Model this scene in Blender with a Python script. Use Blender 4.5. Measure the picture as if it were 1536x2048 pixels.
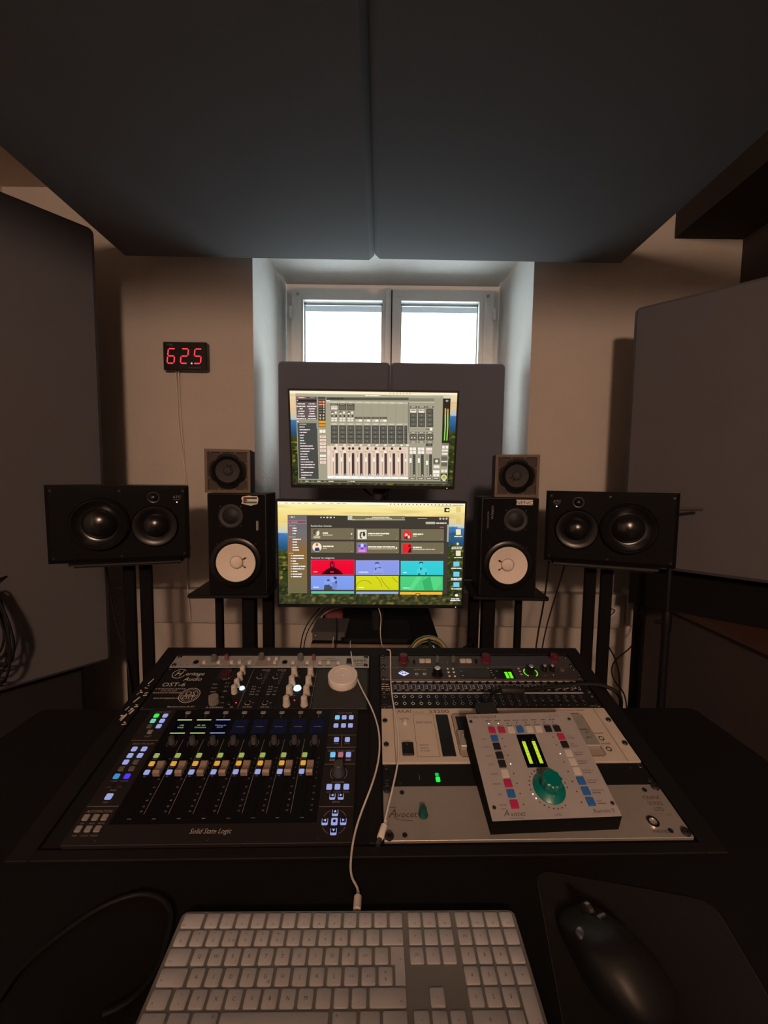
import bpy, math, random
from mathutils import Matrix, Vector, noise
random.seed(7)
PI = math.pi
for o in list(bpy.data.objects): bpy.data.objects.remove(o)
scene = bpy.context.scene
COL = scene.collection

# ------------------------------------------------------------------ camera
F_PX = 824.268; PITCH = math.radians(4.4404); ROLL = math.radians(0.71613); CZ = 1.307
FW = Vector((0, math.cos(PITCH), -math.sin(PITCH)))
_up = Vector((0, math.sin(PITCH), math.cos(PITCH))); _rt = Vector((1, 0, 0))
RT = _rt*math.cos(ROLL)+_up*math.sin(ROLL); UP = -_rt*math.sin(ROLL)+_up*math.cos(ROLL)
C0 = Vector((0, 0, CZ))
cam = bpy.data.cameras.new('camera'); cam_o = bpy.data.objects.new('camera', cam); COL.objects.link(cam_o)
cam.sensor_fit = 'HORIZONTAL'; cam.sensor_width = 36.0; cam.lens = F_PX/1536*36
cam.clip_start = .02; cam.clip_end = 60
m = Matrix((RT, UP, -FW)).transposed().to_4x4(); m.translation = C0
cam_o.matrix_world = m
scene.camera = cam_o

# ------------------------------------------------------------------ world, lights, exposure
w = bpy.data.worlds.new('overcast_sky'); scene.world = w; w.use_nodes = True
bg = w.node_tree.nodes['Background']; bg.inputs[0].default_value = (.92, .97, 1, 1); bg.inputs[1].default_value = 7.0
por = bpy.data.lights.new('window_portal', 'AREA'); por.shape = 'RECTANGLE'; por.size = 1.25; por.size_y = 1.1; por.cycles.is_portal = True
por_o = bpy.data.objects.new('window_portal', por); COL.objects.link(por_o)
por_o.location = (.035, 2.62, 1.95); por_o.rotation_euler = (-PI/2, 0, 0)
LAMP_AT = (.10, -2.8, 2.57); LAMP_W = 310
vs = scene.view_settings
vs.view_transform = 'Standard'; vs.look = 'None'; vs.exposure = 0; vs.gamma = 1; vs.use_curve_mapping = False

# ------------------------------------------------------------------ helpers
def at(u, v, Y):
    d = FW+RT*((u-768)/F_PX)+UP*((1024-v)/F_PX); return C0+d*(Y/d.y)
def atz(u, v, z):
    d = FW+RT*((u-768)/F_PX)+UP*((1024-v)/F_PX); return C0+d*((z-CZ)/d.z)
def lin(c): return tuple((x/12.92 if x <= .04045 else ((x+.055)/1.055)**2.4) for x in [y/255 for y in c])

MATS = {}
def mat(name, col, rough=.5, metal=0., var=.08, vscale=40, bump=0., bscale=200, spec=.5, detail=3):
    if name in MATS: return MATS[name]
    M = bpy.data.materials.new(name); M.use_nodes = True; nt = M.node_tree; N = nt.nodes; L = nt.links
    P = N['Principled BSDF']; P.inputs['Roughness'].default_value = rough; P.inputs['Metallic'].default_value = metal
    P.inputs['Specular IOR Level'].default_value = spec
    tc = N.new('ShaderNodeTexCoord'); nz = N.new('ShaderNodeTexNoise'); nz.inputs['Scale'].default_value = vscale; nz.inputs['Detail'].default_value = detail
    L.new(tc.outputs['Object'], nz.inputs['Vector'])
    mx = N.new('ShaderNodeMix'); mx.data_type = 'RGBA'
    mx.inputs[6].default_value = (*[c*(1-var) for c in col], 1); mx.inputs[7].default_value = (*[min(1, c*(1+var)) for c in col], 1)
    L.new(nz.outputs['Fac'], mx.inputs[0]); L.new(mx.outputs[2], P.inputs['Base Color'])
    if bump > 0:
        n2 = N.new('ShaderNodeTexNoise'); n2.inputs['Scale'].default_value = bscale; n2.inputs['Detail'].default_value = 4
        L.new(tc.outputs['Object'], n2.inputs['Vector'])
        b = N.new('ShaderNodeBump'); b.inputs['Strength'].default_value = bump; b.inputs['Distance'].default_value = .004
        L.new(n2.outputs['Fac'], b.inputs['Height']); L.new(b.outputs[0], P.inputs['Normal'])
    MATS[name] = M; return M
def em(name, rgb, k=1.):
    if name in MATS: return MATS[name]
    M = bpy.data.materials.new(name); M.use_nodes = True; nt = M.node_tree; nt.nodes.clear()
    out = nt.nodes.new('ShaderNodeOutputMaterial'); e = nt.nodes.new('ShaderNodeEmission')
    tc = nt.nodes.new('ShaderNodeTexCoord'); nz = nt.nodes.new('ShaderNodeTexNoise'); nz.inputs['Scale'].default_value = 120
    mx = nt.nodes.new('ShaderNodeMix'); mx.data_type = 'RGBA'; c = lin(rgb)
    mx.inputs[6].default_value = (*[x*.92 for x in c], 1); mx.inputs[7].default_value = (*c, 1)
    nt.links.new(tc.outputs['Object'], nz.inputs['Vector']); nt.links.new(nz.outputs['Fac'], mx.inputs[0])
    nt.links.new(mx.outputs[2], e.inputs[0]); e.inputs[1].default_value = k; nt.links.new(e.outputs[0], out.inputs[0])
    MATS[name] = M; return M

# ---- glyphs of the built-in font, laid out by hand
CHARS = "ABCDEFGHIJKLMNOPQRSTUVWXYZabcdefghijklmnopqrstuvwxyz0123456789-.,;:_<>()/|+*=%&\"'^!?$#@[]~\u00e9\u00f6\u00e0\u00e4\u00e8\u00fc\u00a7\u00a3\u00e7\u00b0 "
GLY = {}; ADV = {}
def make_glyphs():
    obs = []
    def to(s):
        cu = bpy.data.curves.new('g', 'FONT'); cu.body = s; cu.resolution_u = 2; o = bpy.data.objects.new('g', cu); COL.objects.link(o); obs.append(o); return o
    hh = to('HH'); pr = [(c, to(c), to('H'+c+'H')) for c in CHARS]
    dg = bpy.context.evaluated_depsgraph_get(); dg.update()
    def me(o): return bpy.data.meshes.new_from_object(o.evaluated_get(dg))
    def wid(x):
        xs = [v.co.x for v in x.vertices]; return max(xs)-min(xs)
    w0 = wid(me(hh))
    for c, a, b in pr:
        g = me(a); GLY[c] = ([v.co.copy() for v in g.vertices], [tuple(p.vertices) for p in g.polygons]); ADV[c] = wid(me(b))-w0
    for o in obs: bpy.data.objects.remove(o)
    for x in list(bpy.data.meshes): bpy.data.meshes.remove(x)
    for x in list(bpy.data.curves): bpy.data.curves.remove(x)
make_glyphs()

FACE = Matrix.Rotation(PI/2, 4, 'X')
class MB:
    def __init__(s, M=None): s.v = []; s.f = []; s.c = []; s.M = M; s.cur = None
    def add(s, vs, fs, M=None):
        k = len(s.v); vs = [Vector(x) for x in vs]
        if M is not None: vs = [M @ x for x in vs]
        if s.M is not None: vs = [s.M @ x for x in vs]
        s.v += vs; s.f += [tuple(i+k for i in f) for f in fs]; s.c += [s.cur]*len(fs); return s
    def box(s, x0, x1, y0, y1, z0, z1, M=None):
        return s.add([(x0,y0,z0),(x1,y0,z0),(x1,y1,z0),(x0,y1,z0),(x0,y0,z1),(x1,y0,z1),(x1,y1,z1),(x0,y1,z1)],
            [(0,3,2,1),(4,5,6,7),(0,1,5,4),(1,2,6,5),(2,3,7,6),(3,0,4,7)], M)
    def rings(s, rings, M=None, cap0=True, cap1=True):
        n = len(rings[0]); vs = [p for r in rings for p in r]; fs = []
        for i in range(len(rings)-1):
            for j in range(n):
                fs.append((i*n+j, i*n+(j+1) % n, (i+1)*n+(j+1) % n, (i+1)*n+j))
        if cap0: fs.append(tuple(reversed(range(n))))
        if cap1: fs.append(tuple((len(rings)-1)*n+j for j in range(n)))
        return s.add(vs, fs, M)
    def rp(s, cx, cy, wd, d, z0, z1, r=.002, b=.001, seg=1, bot=False, M=None):
        def ring(ins, z):
            a, c = wd/2-ins, d/2-ins; rr = max(r-ins, 1e-5); out = []
            for qx, qy, a0 in ((1,-1,-90),(1,1,0),(-1,1,90),(-1,-1,180)):
                for k in range(seg+1):
                    t = math.radians(a0+90*k/seg); out.append((cx+qx*(a-rr)+rr*math.cos(t), cy+qy*(c-rr)+rr*math.sin(t), z))
            return out
        R = ([ring(b, z0), ring(0, z0+b)] if bot else [ring(0, z0)])
        R += [ring(0, z1-b), ring(b, z1)] if b > 0 else [ring(0, z1)]
        return s.rings(R, M)
    def lathe(s, prof, n=24, cx=0, cy=0, M=None, cap0=True, cap1=True, wob=None):
        R = []
        for r, z in prof:
            R.append([(cx+(r*(wob(i/n) if wob else 1))*math.cos(2*PI*i/n), cy+(r*(wob(i/n) if wob else 1))*math.sin(2*PI*i/n), z) for i in range(n)])
        return s.rings(R, M, cap0, cap1)
    def cyl(s, cx, cy, r, z0, z1, n=16, M=None): return s.lathe([(r, z0), (r, z1)], n, cx, cy, M)
    def tube(s, pts, r, n=7, M=None, smooth=0, closed=False):
        P = [Vector(p) for p in pts]
        for _ in range(smooth):                      # Chaikin corner cutting
            Q = [] if closed else [P[0]]
            for i in range(len(P) if closed else len(P)-1):
                a, b = P[i], P[(i+1) % len(P)]; Q += [a*.75+b*.25, a*.25+b*.75]
            if not closed: Q.append(P[-1])
            P = Q
        R = []; ref = None; L = len(P)
        for i, p in enumerate(P):
            t = (P[(i+1) % L]-P[i-1]) if closed else (P[min(i+1, L-1)]-P[max(i-1, 0)])
            t.normalize()
            if ref is None: ref = t.orthogonal().normalized()
            ref = (ref-t*ref.dot(t)); ref = ref.normalized() if ref.length > 1e-6 else t.orthogonal().normalized()
            q = t.cross(ref); rr = r[i*len(r)//L] if isinstance(r, (list, tuple)) else r
            R.append([p+(ref*math.cos(2*PI*k/n)+q*math.sin(2*PI*k/n))*rr for k in range(n)])
        if closed: R.append(R[0]); return s.rings(R, M, False, False)
        return s.rings(R, M)
    def prism(s, poly, z0, z1, M=None):
        return s.rings([[(x, y, z0) for x, y in poly], [(x, y, z1) for x, y in poly]], M)
    def ring(s, cx, cy, r0, r1, z, n=28, a0=0, a1=360, M=None):
        full = abs(a1-a0) >= 360; k = n if full else n+1; vs = []
        for i in range(k):
            t = math.radians(a0+(a1-a0)*i/n); vs += [(cx+r0*math.cos(t), cy+r0*math.sin(t), z), (cx+r1*math.cos(t), cy+r1*math.sin(t), z)]
        fs = [(2*i, 2*i+1, (2*i+3) % (2*k), (2*i+2) % (2*k)) for i in range(n)]
        return s.add(vs, fs, M)
    def quad(s, x0, y0, x1, y1, z, M=None): return s.add([(x0,y0,z),(x1,y0,z),(x1,y1,z),(x0,y1,z)], [(0,1,2,3)], M)
    def line(s, x0, y0, x1, y1, wd, z, M=None):
        d = Vector((x1-x0, y1-y0)); q = Vector((-d.y, d.x)).normalized()*wd/2
        return s.add([(x0-q.x,y0-q.y,z),(x1-q.x,y1-q.y,z),(x1+q.x,y1+q.y,z),(x0+q.x,y0+q.y,z)], [(0,1,2,3)], M)
    def text(s, t, x, y, size, z=0, al='c', shear=0., wx=1., rot=0, M=None):
        W = sum(ADV.get(c, .5) for c in t)*size*wx; ox = {'c': -W/2, 'l': 0, 'r': -W}[al]; T = Matrix.Translation((x, y, z)) @ Matrix.Rotation(rot, 4, 'Z')
        if M is not None: T = M @ T
        px = ox
        for c in t:
            if c in GLY and GLY[c][0]:
                s.add([(px+(p.x+shear*p.y)*size*wx, p.y*size-.36*size, 0) for p in GLY[c][0]], GLY[c][1], T)
            px += ADV.get(c, .5)*size*wx
        return s
    def greek(s, x0, x1, y, h, z=0, M=None, seed=0):      # unreadable print: small broken bars
        rnd = random.Random(seed+int(x0*1e5)+int(y*1e5)*7); x = x0
        while x < x1-h*.3:
            wd = min(h*rnd.uniform(.5, 1.0), x1-x); s.quad(x, y-h/2*rnd.uniform(.7, 1), x+wd, y+h/2*rnd.uniform(.7, 1), z, M); x += wd+h*(.25 if rnd.random() > .18 else .6)
        return s
    def mesh(s, name, smooth=None):
        me = bpy.data.meshes.new(name); me.from_pydata([tuple(v) for v in s.v], [], s.f); me.update()
        if smooth is not None:
            me.polygons.foreach_set('use_smooth', [True]*len(me.polygons)); me.set_sharp_from_angle(angle=math.radians(smooth))
        return me
    def build(s, name, material, parent=None, smooth=None, label=None):
        me = s.mesh(name, smooth); me.materials.append(material); return link(name, me, parent, label)
FINE = {'print', 'small_print', 'scale_print', 'panel_print', 'legend_print', 'lid_print', 'meter_scale', 'printed_arc', 'dial_mark', 'scale_mark'}     # print too small to pick apart
def link(name, me, parent=None, label=None, loc=None, M=None):
    o = bpy.data.objects.new(name, me); COL.objects.link(o)
    if parent is not None: o.parent = parent
    if loc is not None: o.location = loc
    if M is not None: o.matrix_local = M
    if label: o['label'] = label
    if name in FINE: o['kind'] = 'stuff'
    return o
def tag(o, label, cat, group=None):
    o['label'] = label; o['category'] = cat
    if group: o['group'] = group
    return o
def struct(o, label=None):
    o['kind'] = 'structure'
    if label: o['label'] = label
    return o
def empty(name, M): 
    o = bpy.data.objects.new(name, None); COL.objects.link(o); o.empty_display_size = .05
    o.matrix_world = M if isinstance(M, Matrix) else Matrix.Translation(M); return o
def pose(loc, rz=0, rx=0): return Matrix.Translation(loc) @ Matrix.Rotation(math.radians(rz), 4, 'Z') @ Matrix.Rotation(math.radians(rx), 4, 'X')
CACHE = {}
def shared(key, fn, material, smooth=None):
    if key not in CACHE:
        me = fn().mesh(key[0], smooth); me.materials.append(material); CACHE[key] = me
    return CACHE[key]

# ------------------------------------------------------------------ materials
m_wall = mat('rough_plaster', (.50, .46, .42), .9, var=.05, vscale=6, bump=.55, bscale=45)
m_niche = mat('white_plaster', (.60, .605, .585), .9, var=.05, vscale=14, bump=.9, bscale=85)
m_dwall = mat('shade_darkened_wall', (.055, .042, .038), .9, var=.08, vscale=6, bump=.2)  # right wall and ledge darkened in colour for missing light and less bounce
m_ceil = mat('ceiling_paint', (.60, .50, .40), .9, var=.05, vscale=5, bump=.2, bscale=60)
m_floor = mat('dark_floor', (.09, .075, .07), .6, var=.2, vscale=8, bump=.1)
m_trunk = mat('white_trunking', (.40, .37, .35), .5, var=.04)
m_wood_dark = mat('brown_wood', (.07, .034, .022), .5, var=.3, vscale=12)
m_beam = mat('dark_beam', (.03, .024, .021), .9, var=.1)
m_fabric = mat('grey_fabric', (.098, .096, .105), .95, var=.06, vscale=300, bump=.25, bscale=900, spec=.1)
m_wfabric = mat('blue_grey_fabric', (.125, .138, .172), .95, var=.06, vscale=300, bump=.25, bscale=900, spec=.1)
m_cloud = mat('charcoal_fabric', (.130, .133, .140), .95, var=.06, vscale=300, bump=.25, bscale=900, spec=.1)
m_pvc = mat('white_window_frame', (.82, .83, .81), .35, var=.03)
m_metalgrey = mat('grey_metal', (.35, .35, .36), .35, 1., var=.05)
m_black = mat('black_satin', (.006, .006, .007), .5, var=.15, spec=.25)
m_blackm = mat('black_matte', (.005, .005, .006), .85, var=.15, spec=.12)
m_gloss = mat('black_gloss', (.006, .006, .007), .3, var=.1, spec=.35)
m_desk = mat('black_desk', (.005, .005, .006), .8, var=.15, vscale=60, bump=.05, spec=.15)
m_turret = mat('black_laminate', (.006, .006, .0075), .65, var=.12, vscale=60, spec=.18)
m_rubber = mat('black_rubber', (.012, .012, .012), .6, var=.1)
m_cable = mat('black_cable', (.008, .0075, .0075), .6, var=.1, spec=.2)
m_white = mat('white_plastic', (.66, .62, .60), .4, var=.03)
m_wcable = mat('white_cable', (.62, .59, .56), .45, var=.03)
m_steel = mat('bright_steel', (.6, .58, .55), .28, 1., var=.05)
m_screw = mat('black_screw', (.015, .015, .016), .3, var=.1)
m_dark = mat('dark_hole', (.003, .003, .003), .9, var=.1, spec=.1)
m_print = mat('white_print', (.55, .52, .50), .7, var=.05)
m_printk = mat('black_print', (.03, .027, .025), .7, var=.1)
m_printg = mat('grey_print', (.22, .21, .21), .7, var=.05)

# ------------------------------------------------------------------ the room
XL, XR, YB, YR, ZC = -1.95, 1.81, 2.2, -3.7, 2.76
NXL, NXR, NZ0, NZ1 = -.689, .753, .75, 2.548       # niche mouth
BXL, BXR, BZ1, YW = -.625, .700, 2.515, 2.66       # niche back
b = MB()
for x0, x1, z0, z1 in ((XL-.1, NXL, 0, ZC), (NXR, XR+.1, 0, ZC), (NXL, NXR, 0, NZ0), (NXL, NXR, NZ1, ZC)):
    b.add([(x0, YB, z0), (x1, YB, z0), (x1, YB, z1), (x0, YB, z1)], [(0, 1, 2, 3)])
struct(b.build('wall_back', m_wall), 'warm lit plaster wall around the deep window recess')
b = MB()
q = [(NXL, YB, NZ0), (NXL, YB, NZ1), (NXR, YB, NZ1), (NXR, YB, NZ0)]; p = [(BXL, YW+.1, NZ0), (BXL, YW+.1, BZ1), (BXR, YW+.1, BZ1), (BXR, YW+.1, NZ0)]
b.add(q+p, [(0, 1, 5, 4), (1, 2, 6, 5), (2, 3, 7, 6), (3, 0, 4, 7)])
b.box(BXL-.02, BXR+.02, YW+.02, YW+.12, NZ0, 1.34)
struct(b.build('wall_recess', m_niche), 'white plaster reveals of the deep window recess')
struct(MB().box(XL-.1, XL, YR, YB+.1, 0, ZC).build('wall_left', m_wall))
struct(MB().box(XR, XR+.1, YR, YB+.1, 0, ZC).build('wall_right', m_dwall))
struct(MB().box(XL, XR, YR-.1, YR, 0, ZC).build('wall_rear', m_fabric))
struct(MB().box(XL, XR, YR, YB, -.1, 0).build('floor', m_floor))
struct(MB().box(XL-.1, XR+.1, YR, YB+.1, ZC, ZC+.1).build('ceiling', m_ceil))
struct(MB().box(1.46, XR, YR, YB, 2.55, ZC).build('trim_1', m_beam), 'dark boxed beam under the ceiling along the right wall')
b = MB(); b.box(XL, 1.29, 2.15, YB, .545, .700); b.box(XL, 1.29, 2.142, YB, .700, .716); b.box(XL, 1.29, 2.146, YB, .536, .545)
struct(b.build('trim_2', m_trunk), 'cable trunking running along the back wall')
b = MB(); b.rp(1.335, 2.165, .085, .07, .555, .745, .006, .003)
struct(b.build('trim_3', m_trunk), 'upright trunking corner piece at the end of the back wall')
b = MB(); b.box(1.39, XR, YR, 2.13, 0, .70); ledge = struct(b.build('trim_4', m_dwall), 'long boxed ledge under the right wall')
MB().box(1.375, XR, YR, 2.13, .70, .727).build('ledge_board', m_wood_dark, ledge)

# window: frame, two sashes with panes, hinges
win = empty('window_1', (.035, 2.65, 1.34)); struct(win, 'white double casement window at the end of the recess'); MW = win.matrix_world.inverted()
b = MB(MW)
fx0, fx1, fz0, fz1 = -.622, .697, 1.34, 2.512
for x0, x1, z0, z1 in ((fx0, fx0+.035, fz0, fz1), (fx1-.035, fx1, fz0, fz1), (fx0+.035, fx1-.035, fz1-.035, fz1), (fx0+.035, fx1-.035, fz0, fz0+.035)): b.box(x0, x1, 2.66, 2.72, z0, z1)
b.build('frame', m_pvc, win)
m_glass = bpy.data.materials.new('window_glass'); m_glass.use_nodes = True; nt = m_glass.node_tree; nt.nodes.clear()
_o = nt.nodes.new('ShaderNodeOutputMaterial'); _t = nt.nodes.new('ShaderNodeBsdfTransparent'); _g = nt.nodes.new('ShaderNodeBsdfGlossy'); _m = nt.nodes.new('ShaderNodeMixShader'); _l = nt.nodes.new('ShaderNodeLayerWeight'); _l.inputs[0].default_value = .12
_g.inputs['Roughness'].default_value = .02; _t.inputs[0].default_value = (.93, .96, .96, 1)
nt.links.new(_l.outputs['Fresnel'], _m.inputs[0]); nt.links.new(_t.outputs[0], _m.inputs[1]); nt.links.new(_g.outputs[0], _m.inputs[2]); nt.links.new(_m.outputs[0], _o.inputs[0])
for x0, x1, g0, g1, hx in ((-.587, .028, -.5126, -.0256, -.590), (.036, .662, .0893, .5704, .664)):
    b = MB(MW); zt, zb, gt, gb = 2.478, 1.375, 2.405, 1.46
    for a0, a1, c0, c1 in ((x0, g0, zb, zt), (g1, x1, zb, zt), (g0, g1, gt, zt), (g0, g1, zb, gb)): b.box(a0, a1, 2.63, 2.69, c0, c1)
    for a0, a1, c0, c1 in ((g0-.012, g0, gb, gt), (g1, g1+.012, gb, gt), (g0-.012, g1+.012, gt, gt+.012)): b.box(a0, a1, 2.622, 2.63, c0, c1)
    s = b.build('sash', m_pvc, win)
    MB(MW).box(g0, g1, 2.655, 2.665, gb, gt).build('pane', m_glass, s)
    b = MB(MW); b.box(g0, g1, 2.667, 2.673, gt-.014, gt); b.box(g0, g0+.006, 2.667, 2.673, gb, gt); b.box(g1-.006, g1, 2.667, 2.673, gb, gt); b.build('pane_spacer', m_metalgrey, s)
    b = MB(MW)
    for a0, a1, c0, c1 in ((x0-.004, x0, zb, zt+.004), (x1, x1+.004, zb, zt+.004), (x0-.004, x1+.004, zt, zt+.004)): b.box(a0, a1, 2.652, 2.70, c0, c1)
    b.build('gasket', m_rubber, s)
    MB(MW).rp(0, 0, .014, .07, 0, .02, .006, .003, 2, M=Matrix.Translation((hx, 2.63, 2.33)) @ FACE).build('hinge', m_pvc, win)
    MB(MW).cyl(0, 0, .008, 0, .012, 10, Matrix.Translation((x0+.04 if x0 < 0 else x1-.04, 2.63, 2.44)) @ FACE).build('hinge_cap', m_metalgrey, win)
    xx = x0+.055 if x0 < 0 else x1-.055
    MB(MW).box(xx-.006, xx+.006, 2.615, 2.63, 1.9, 2.43).build('espagnolette_rod', m_pvc, win)
MB(MW).rp(.008, 0, .026, 1.10, .0, .018, .004, .003, M=Matrix.Translation((0, 2.63, 1.93)) @ FACE).build('meeting_cover', m_pvc, win)
struct(MB().box(-1.0, 1.1, 2.86, 3.1, 2.522, 2.9).build('trim_5', mat('exterior_render', (.040, .046, .052), .9, var=.5, vscale=70)), 'grey outer lintel above the window outside')

# ------------------------------------------------------------------ acoustic panels
def panel(name, wd, h, t, M, label, material, legs=0, group=None):
    e = empty(name, M); tag(e, label, 'acoustic panel', group)
    b = MB(); b.rp(0, h/2+legs, wd, h, 0, t, .022, .014, 3, True, FACE); b.build('fabric_cover', material, e, 40)
    b = MB(); b.rp(0, h/2+legs, wd-.06, h-.06, -.012, .001, .01, 0, 1, False, FACE); b.build('back_board', m_wood_dark, e)
    if legs:
        for x in (-wd/2+.08, wd/2-.08): MB().box(x-.02, x+.02, -t*.8, -t*.2, 0, legs+.02).build('leg', m_black, e)
    return e
def cloudp(x0, x1, label):
    cx = (x0+x1)/2; L = 2.15; y1 = 2.085
    e = empty('ceiling_cloud_panel', Matrix.Translation((cx, y1-L/2, 2.36)) @ Matrix.Rotation(math.radians(.6), 4, 'Z')); tag(e, label, 'acoustic panel', 'suspended ceiling cloud')
    MB().rp(0, 0, x1-x0, L, 0, .12, .03, .022, 3, True).build('fabric_cover', m_cloud, e, 40)
    MB().rp(0, 0, x1-x0-.06, L-.06, .12, .135, .01, 0).build('back_board', m_wood_dark, e)
    for x in (-.45, .45):
        for y in (-.8, .8): MB().cyl(x, y, .003, .13, .40, 6).build('hanger_wire', m_metalgrey, e)
cloudp(-1.262, -.0503, 'left charcoal fabric ceiling cloud panel hanging above the desk')
cloudp(-.0497, 1.155, 'right charcoal fabric ceiling cloud panel hanging above the desk')
# corner panels; local x runs along the panel, front faces -y
aL = math.degrees(math.atan2(.777, .63)); pL = Vector((-1.253, 1.85, 0)); d = Vector((-.63, -.777, 0)); wL = .86
c = pL+d*(wL/2)+Vector((-.777, .63, 0))*.10
panel('corner_acoustic_panel', wL, 1.905, .10, pose((c.x, c.y, 0), aL), 'tall grey fabric acoustic panel across the left corner', m_fabric, .46)
o = MB().rp(0, 0, .80, .09, 0, .44, .01, .006, 2, True).build('low_shade_block', mat('shade_block_dark', (.022, .021, .024), .95, spec=.1), None, 40); o.matrix_world = pose((c.x-.05, c.y+.04, 0), aL); tag(o, 'added dark block standing for the shade under the left corner panel', 'shade block')  # added block; its dark colour stands for shade below the panel
pR = Vector((1.104, 1.90, 0)); d = Vector((.72, -.694, 0)); wR = .58
c = pR+d*(wR/2)+Vector((.694, .72, 0))*.09
e = panel('corner_acoustic_panel', wR, 1.155, .09, pose((c.x, c.y, .93), math.degrees(math.atan2(-.694, .72))), 'shorter grey fabric acoustic panel across the right corner', m_fabric)
MB().box(-wR/2+.02, wR/2-.02, .012, .11, -.2+.0, 0).build('plinth', m_blackm, e)
for x in (-wR/2+.06, wR/2-.06): MB().box(x-.02, x+.02, .03, .07, -.93, -.2).build('leg', m_black, e)
# two panels standing on the sill in front of the window
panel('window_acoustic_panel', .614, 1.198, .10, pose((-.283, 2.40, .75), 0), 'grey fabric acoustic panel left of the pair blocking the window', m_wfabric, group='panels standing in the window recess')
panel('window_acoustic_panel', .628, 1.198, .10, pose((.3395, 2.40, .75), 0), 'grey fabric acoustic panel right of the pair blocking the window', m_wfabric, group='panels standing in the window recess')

# ------------------------------------------------------------------ lamp behind the photographer
e = empty('ceiling_lamp', (LAMP_AT[0], LAMP_AT[1], ZC)); tag(e, 'warm ceiling lamp in the part of the room behind the photographer', 'lamp')
MB().lathe([(.07, -.025), (.07, 0)], 24).build('ceiling_rose', m_black, e, 30)
MB().cyl(0, 0, .008, -.10, -.025, 10).build('stem', m_black, e, 30)
L = bpy.data.lights.new('lamp_bulb', 'POINT'); L.energy = LAMP_W; L.color = (1, .63, .43); L.shadow_soft_size = .19
lo = bpy.data.objects.new('lamp_bulb', L); COL.objects.link(lo); lo.parent = e; lo.location = (0, 0, LAMP_AT[2]-ZC)

# unseen chair, added so its back shades the keyboard and desk front
e = empty('shade_chair', pose((.03, -.42, 0), 0)); tag(e, 'high backed chair added out of view behind the camera to shade the desk', 'chair')
MB().rp(0, .12, .50, .48, .44, .52, .08, .03, 4, True).build('seat', m_fabric, e, 40)
MB().rp(0, .965, .52, .79, 0, .07, .09, .025, 4, True, Matrix.Translation((0, -.16, 0)) @ FACE).build('backrest', m_fabric, e, 40)
MB().box(-.03, .03, -.19, -.165, .46, 1.30).build('back_bar', m_black, e)
MB().cyl(0, .10, .03, .09, .44, 12).build('gas_lift', m_black, e, 40)
for i in range(5):
    a = 2*PI*i/5+.3; MB().tube([(0, .10, .10), (.30*math.cos(a), .10+.30*math.sin(a), .06)], [.025, .018], 8).build('base_leg', m_black, e, 40)
    MB().lathe([(.028, -.02), (.028, .02)], 14, M=Matrix.Translation((.30*math.cos(a), .10+.30*math.sin(a), .028)) @ Matrix.Rotation(PI/2, 4, 'X')).build('castor', m_rubber, e, 40)

# ------------------------------------------------------------------ desk with sloping rack turret
RO = Vector((-.0053086, 1.0191575, CZ-.4465235)); TILT = math.radians(13.36356); YAW = math.radians(1.57865)
RACK = Matrix.Translation(RO) @ Matrix.Rotation(YAW, 4, 'Z') @ Matrix.Rotation(TILT, 4, 'X')     # x = u, y = -v, z = out of the panel
def rk(u, v, h=0): return RACK @ Vector((u/1000, -v/1000, h/1000))
def rkpix(px, py, h):           # pixel -> point at height h (mm) above the rack plane
    d = FW+RT*((px-768)/F_PX)+UP*((1024-py)/F_PX); n = RACK.to_3x3() @ Vector((0, 0, 1)); p0 = RO+n*(h/1000)
    return C0+d*((p0-C0).dot(n)/d.dot(n))
desk = empty('console_desk', Matrix.Translation((RO.x, RO.y, 0)) @ Matrix.Rotation(YAW, 4, 'Z')); tag(desk, 'black studio console desk with a sloping double rack turret', 'desk')
DI = desk.matrix_world.inverted()
MB().rp(-.0135, -.43, 1.595, .76, .712, .75, .02, .003, 3, True).build('worktop', m_desk, desk, 30)
tl = RACK.to_euler().to_matrix()
TM = DI @ RACK
def turret():
    zb = .7505; c, s = math.cos(TILT), math.sin(TILT); out = []
    for u in (-.548, .520):
        for v in (-.032, .466): out.append((u, -v))
    b = MB(); vs = []
    for u in (-.548, .520):
        top = [TM @ Vector((u, .032, -.005)), TM @ Vector((u, -.466, -.005))]
        vs += [top[0], top[1], Vector((top[1].x, top[1].y, zb-.0)), Vector((top[0].x, top[0].y, .60))]
        vs[-2].z = min(zb, top[1].z-.001)
    b.add(vs, [(0, 1, 2, 3), (7, 6, 5, 4), (0, 4, 5, 1), (1, 5, 6, 2), (3, 2, 6, 7), (0, 3, 7, 4)])
    b.build('turret_body', m_turret, desk)
    for nm, u0, u1, v0, v1 in (('side_rail', -548, -513, -32, 466), ('side_rail', 486, 520, -32, 466), ('centre_rail', -25, -3, -4, 447), ('back_rail', -513, 486, -32, -4), ('front_rail', -513, 486, 450.5, 466)):
        b = MB(TM); b.rp((u0+u1)/2000, -(v0+v1)/2000, (u1-u0)/1000, (v1-v0)/1000, -.005, .001, .002, .001); b.build(nm, m_turret, desk)
turret()
for x in (-.76, .73):
    MB().box(x-.03, x+.03, -.75, -.08, 0, .712).build('side_leg', m_blackm, desk)
MB().box(-.73, .70, -.12, -.10, .25, .712).build('modesty_panel', m_blackm, desk)
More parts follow.
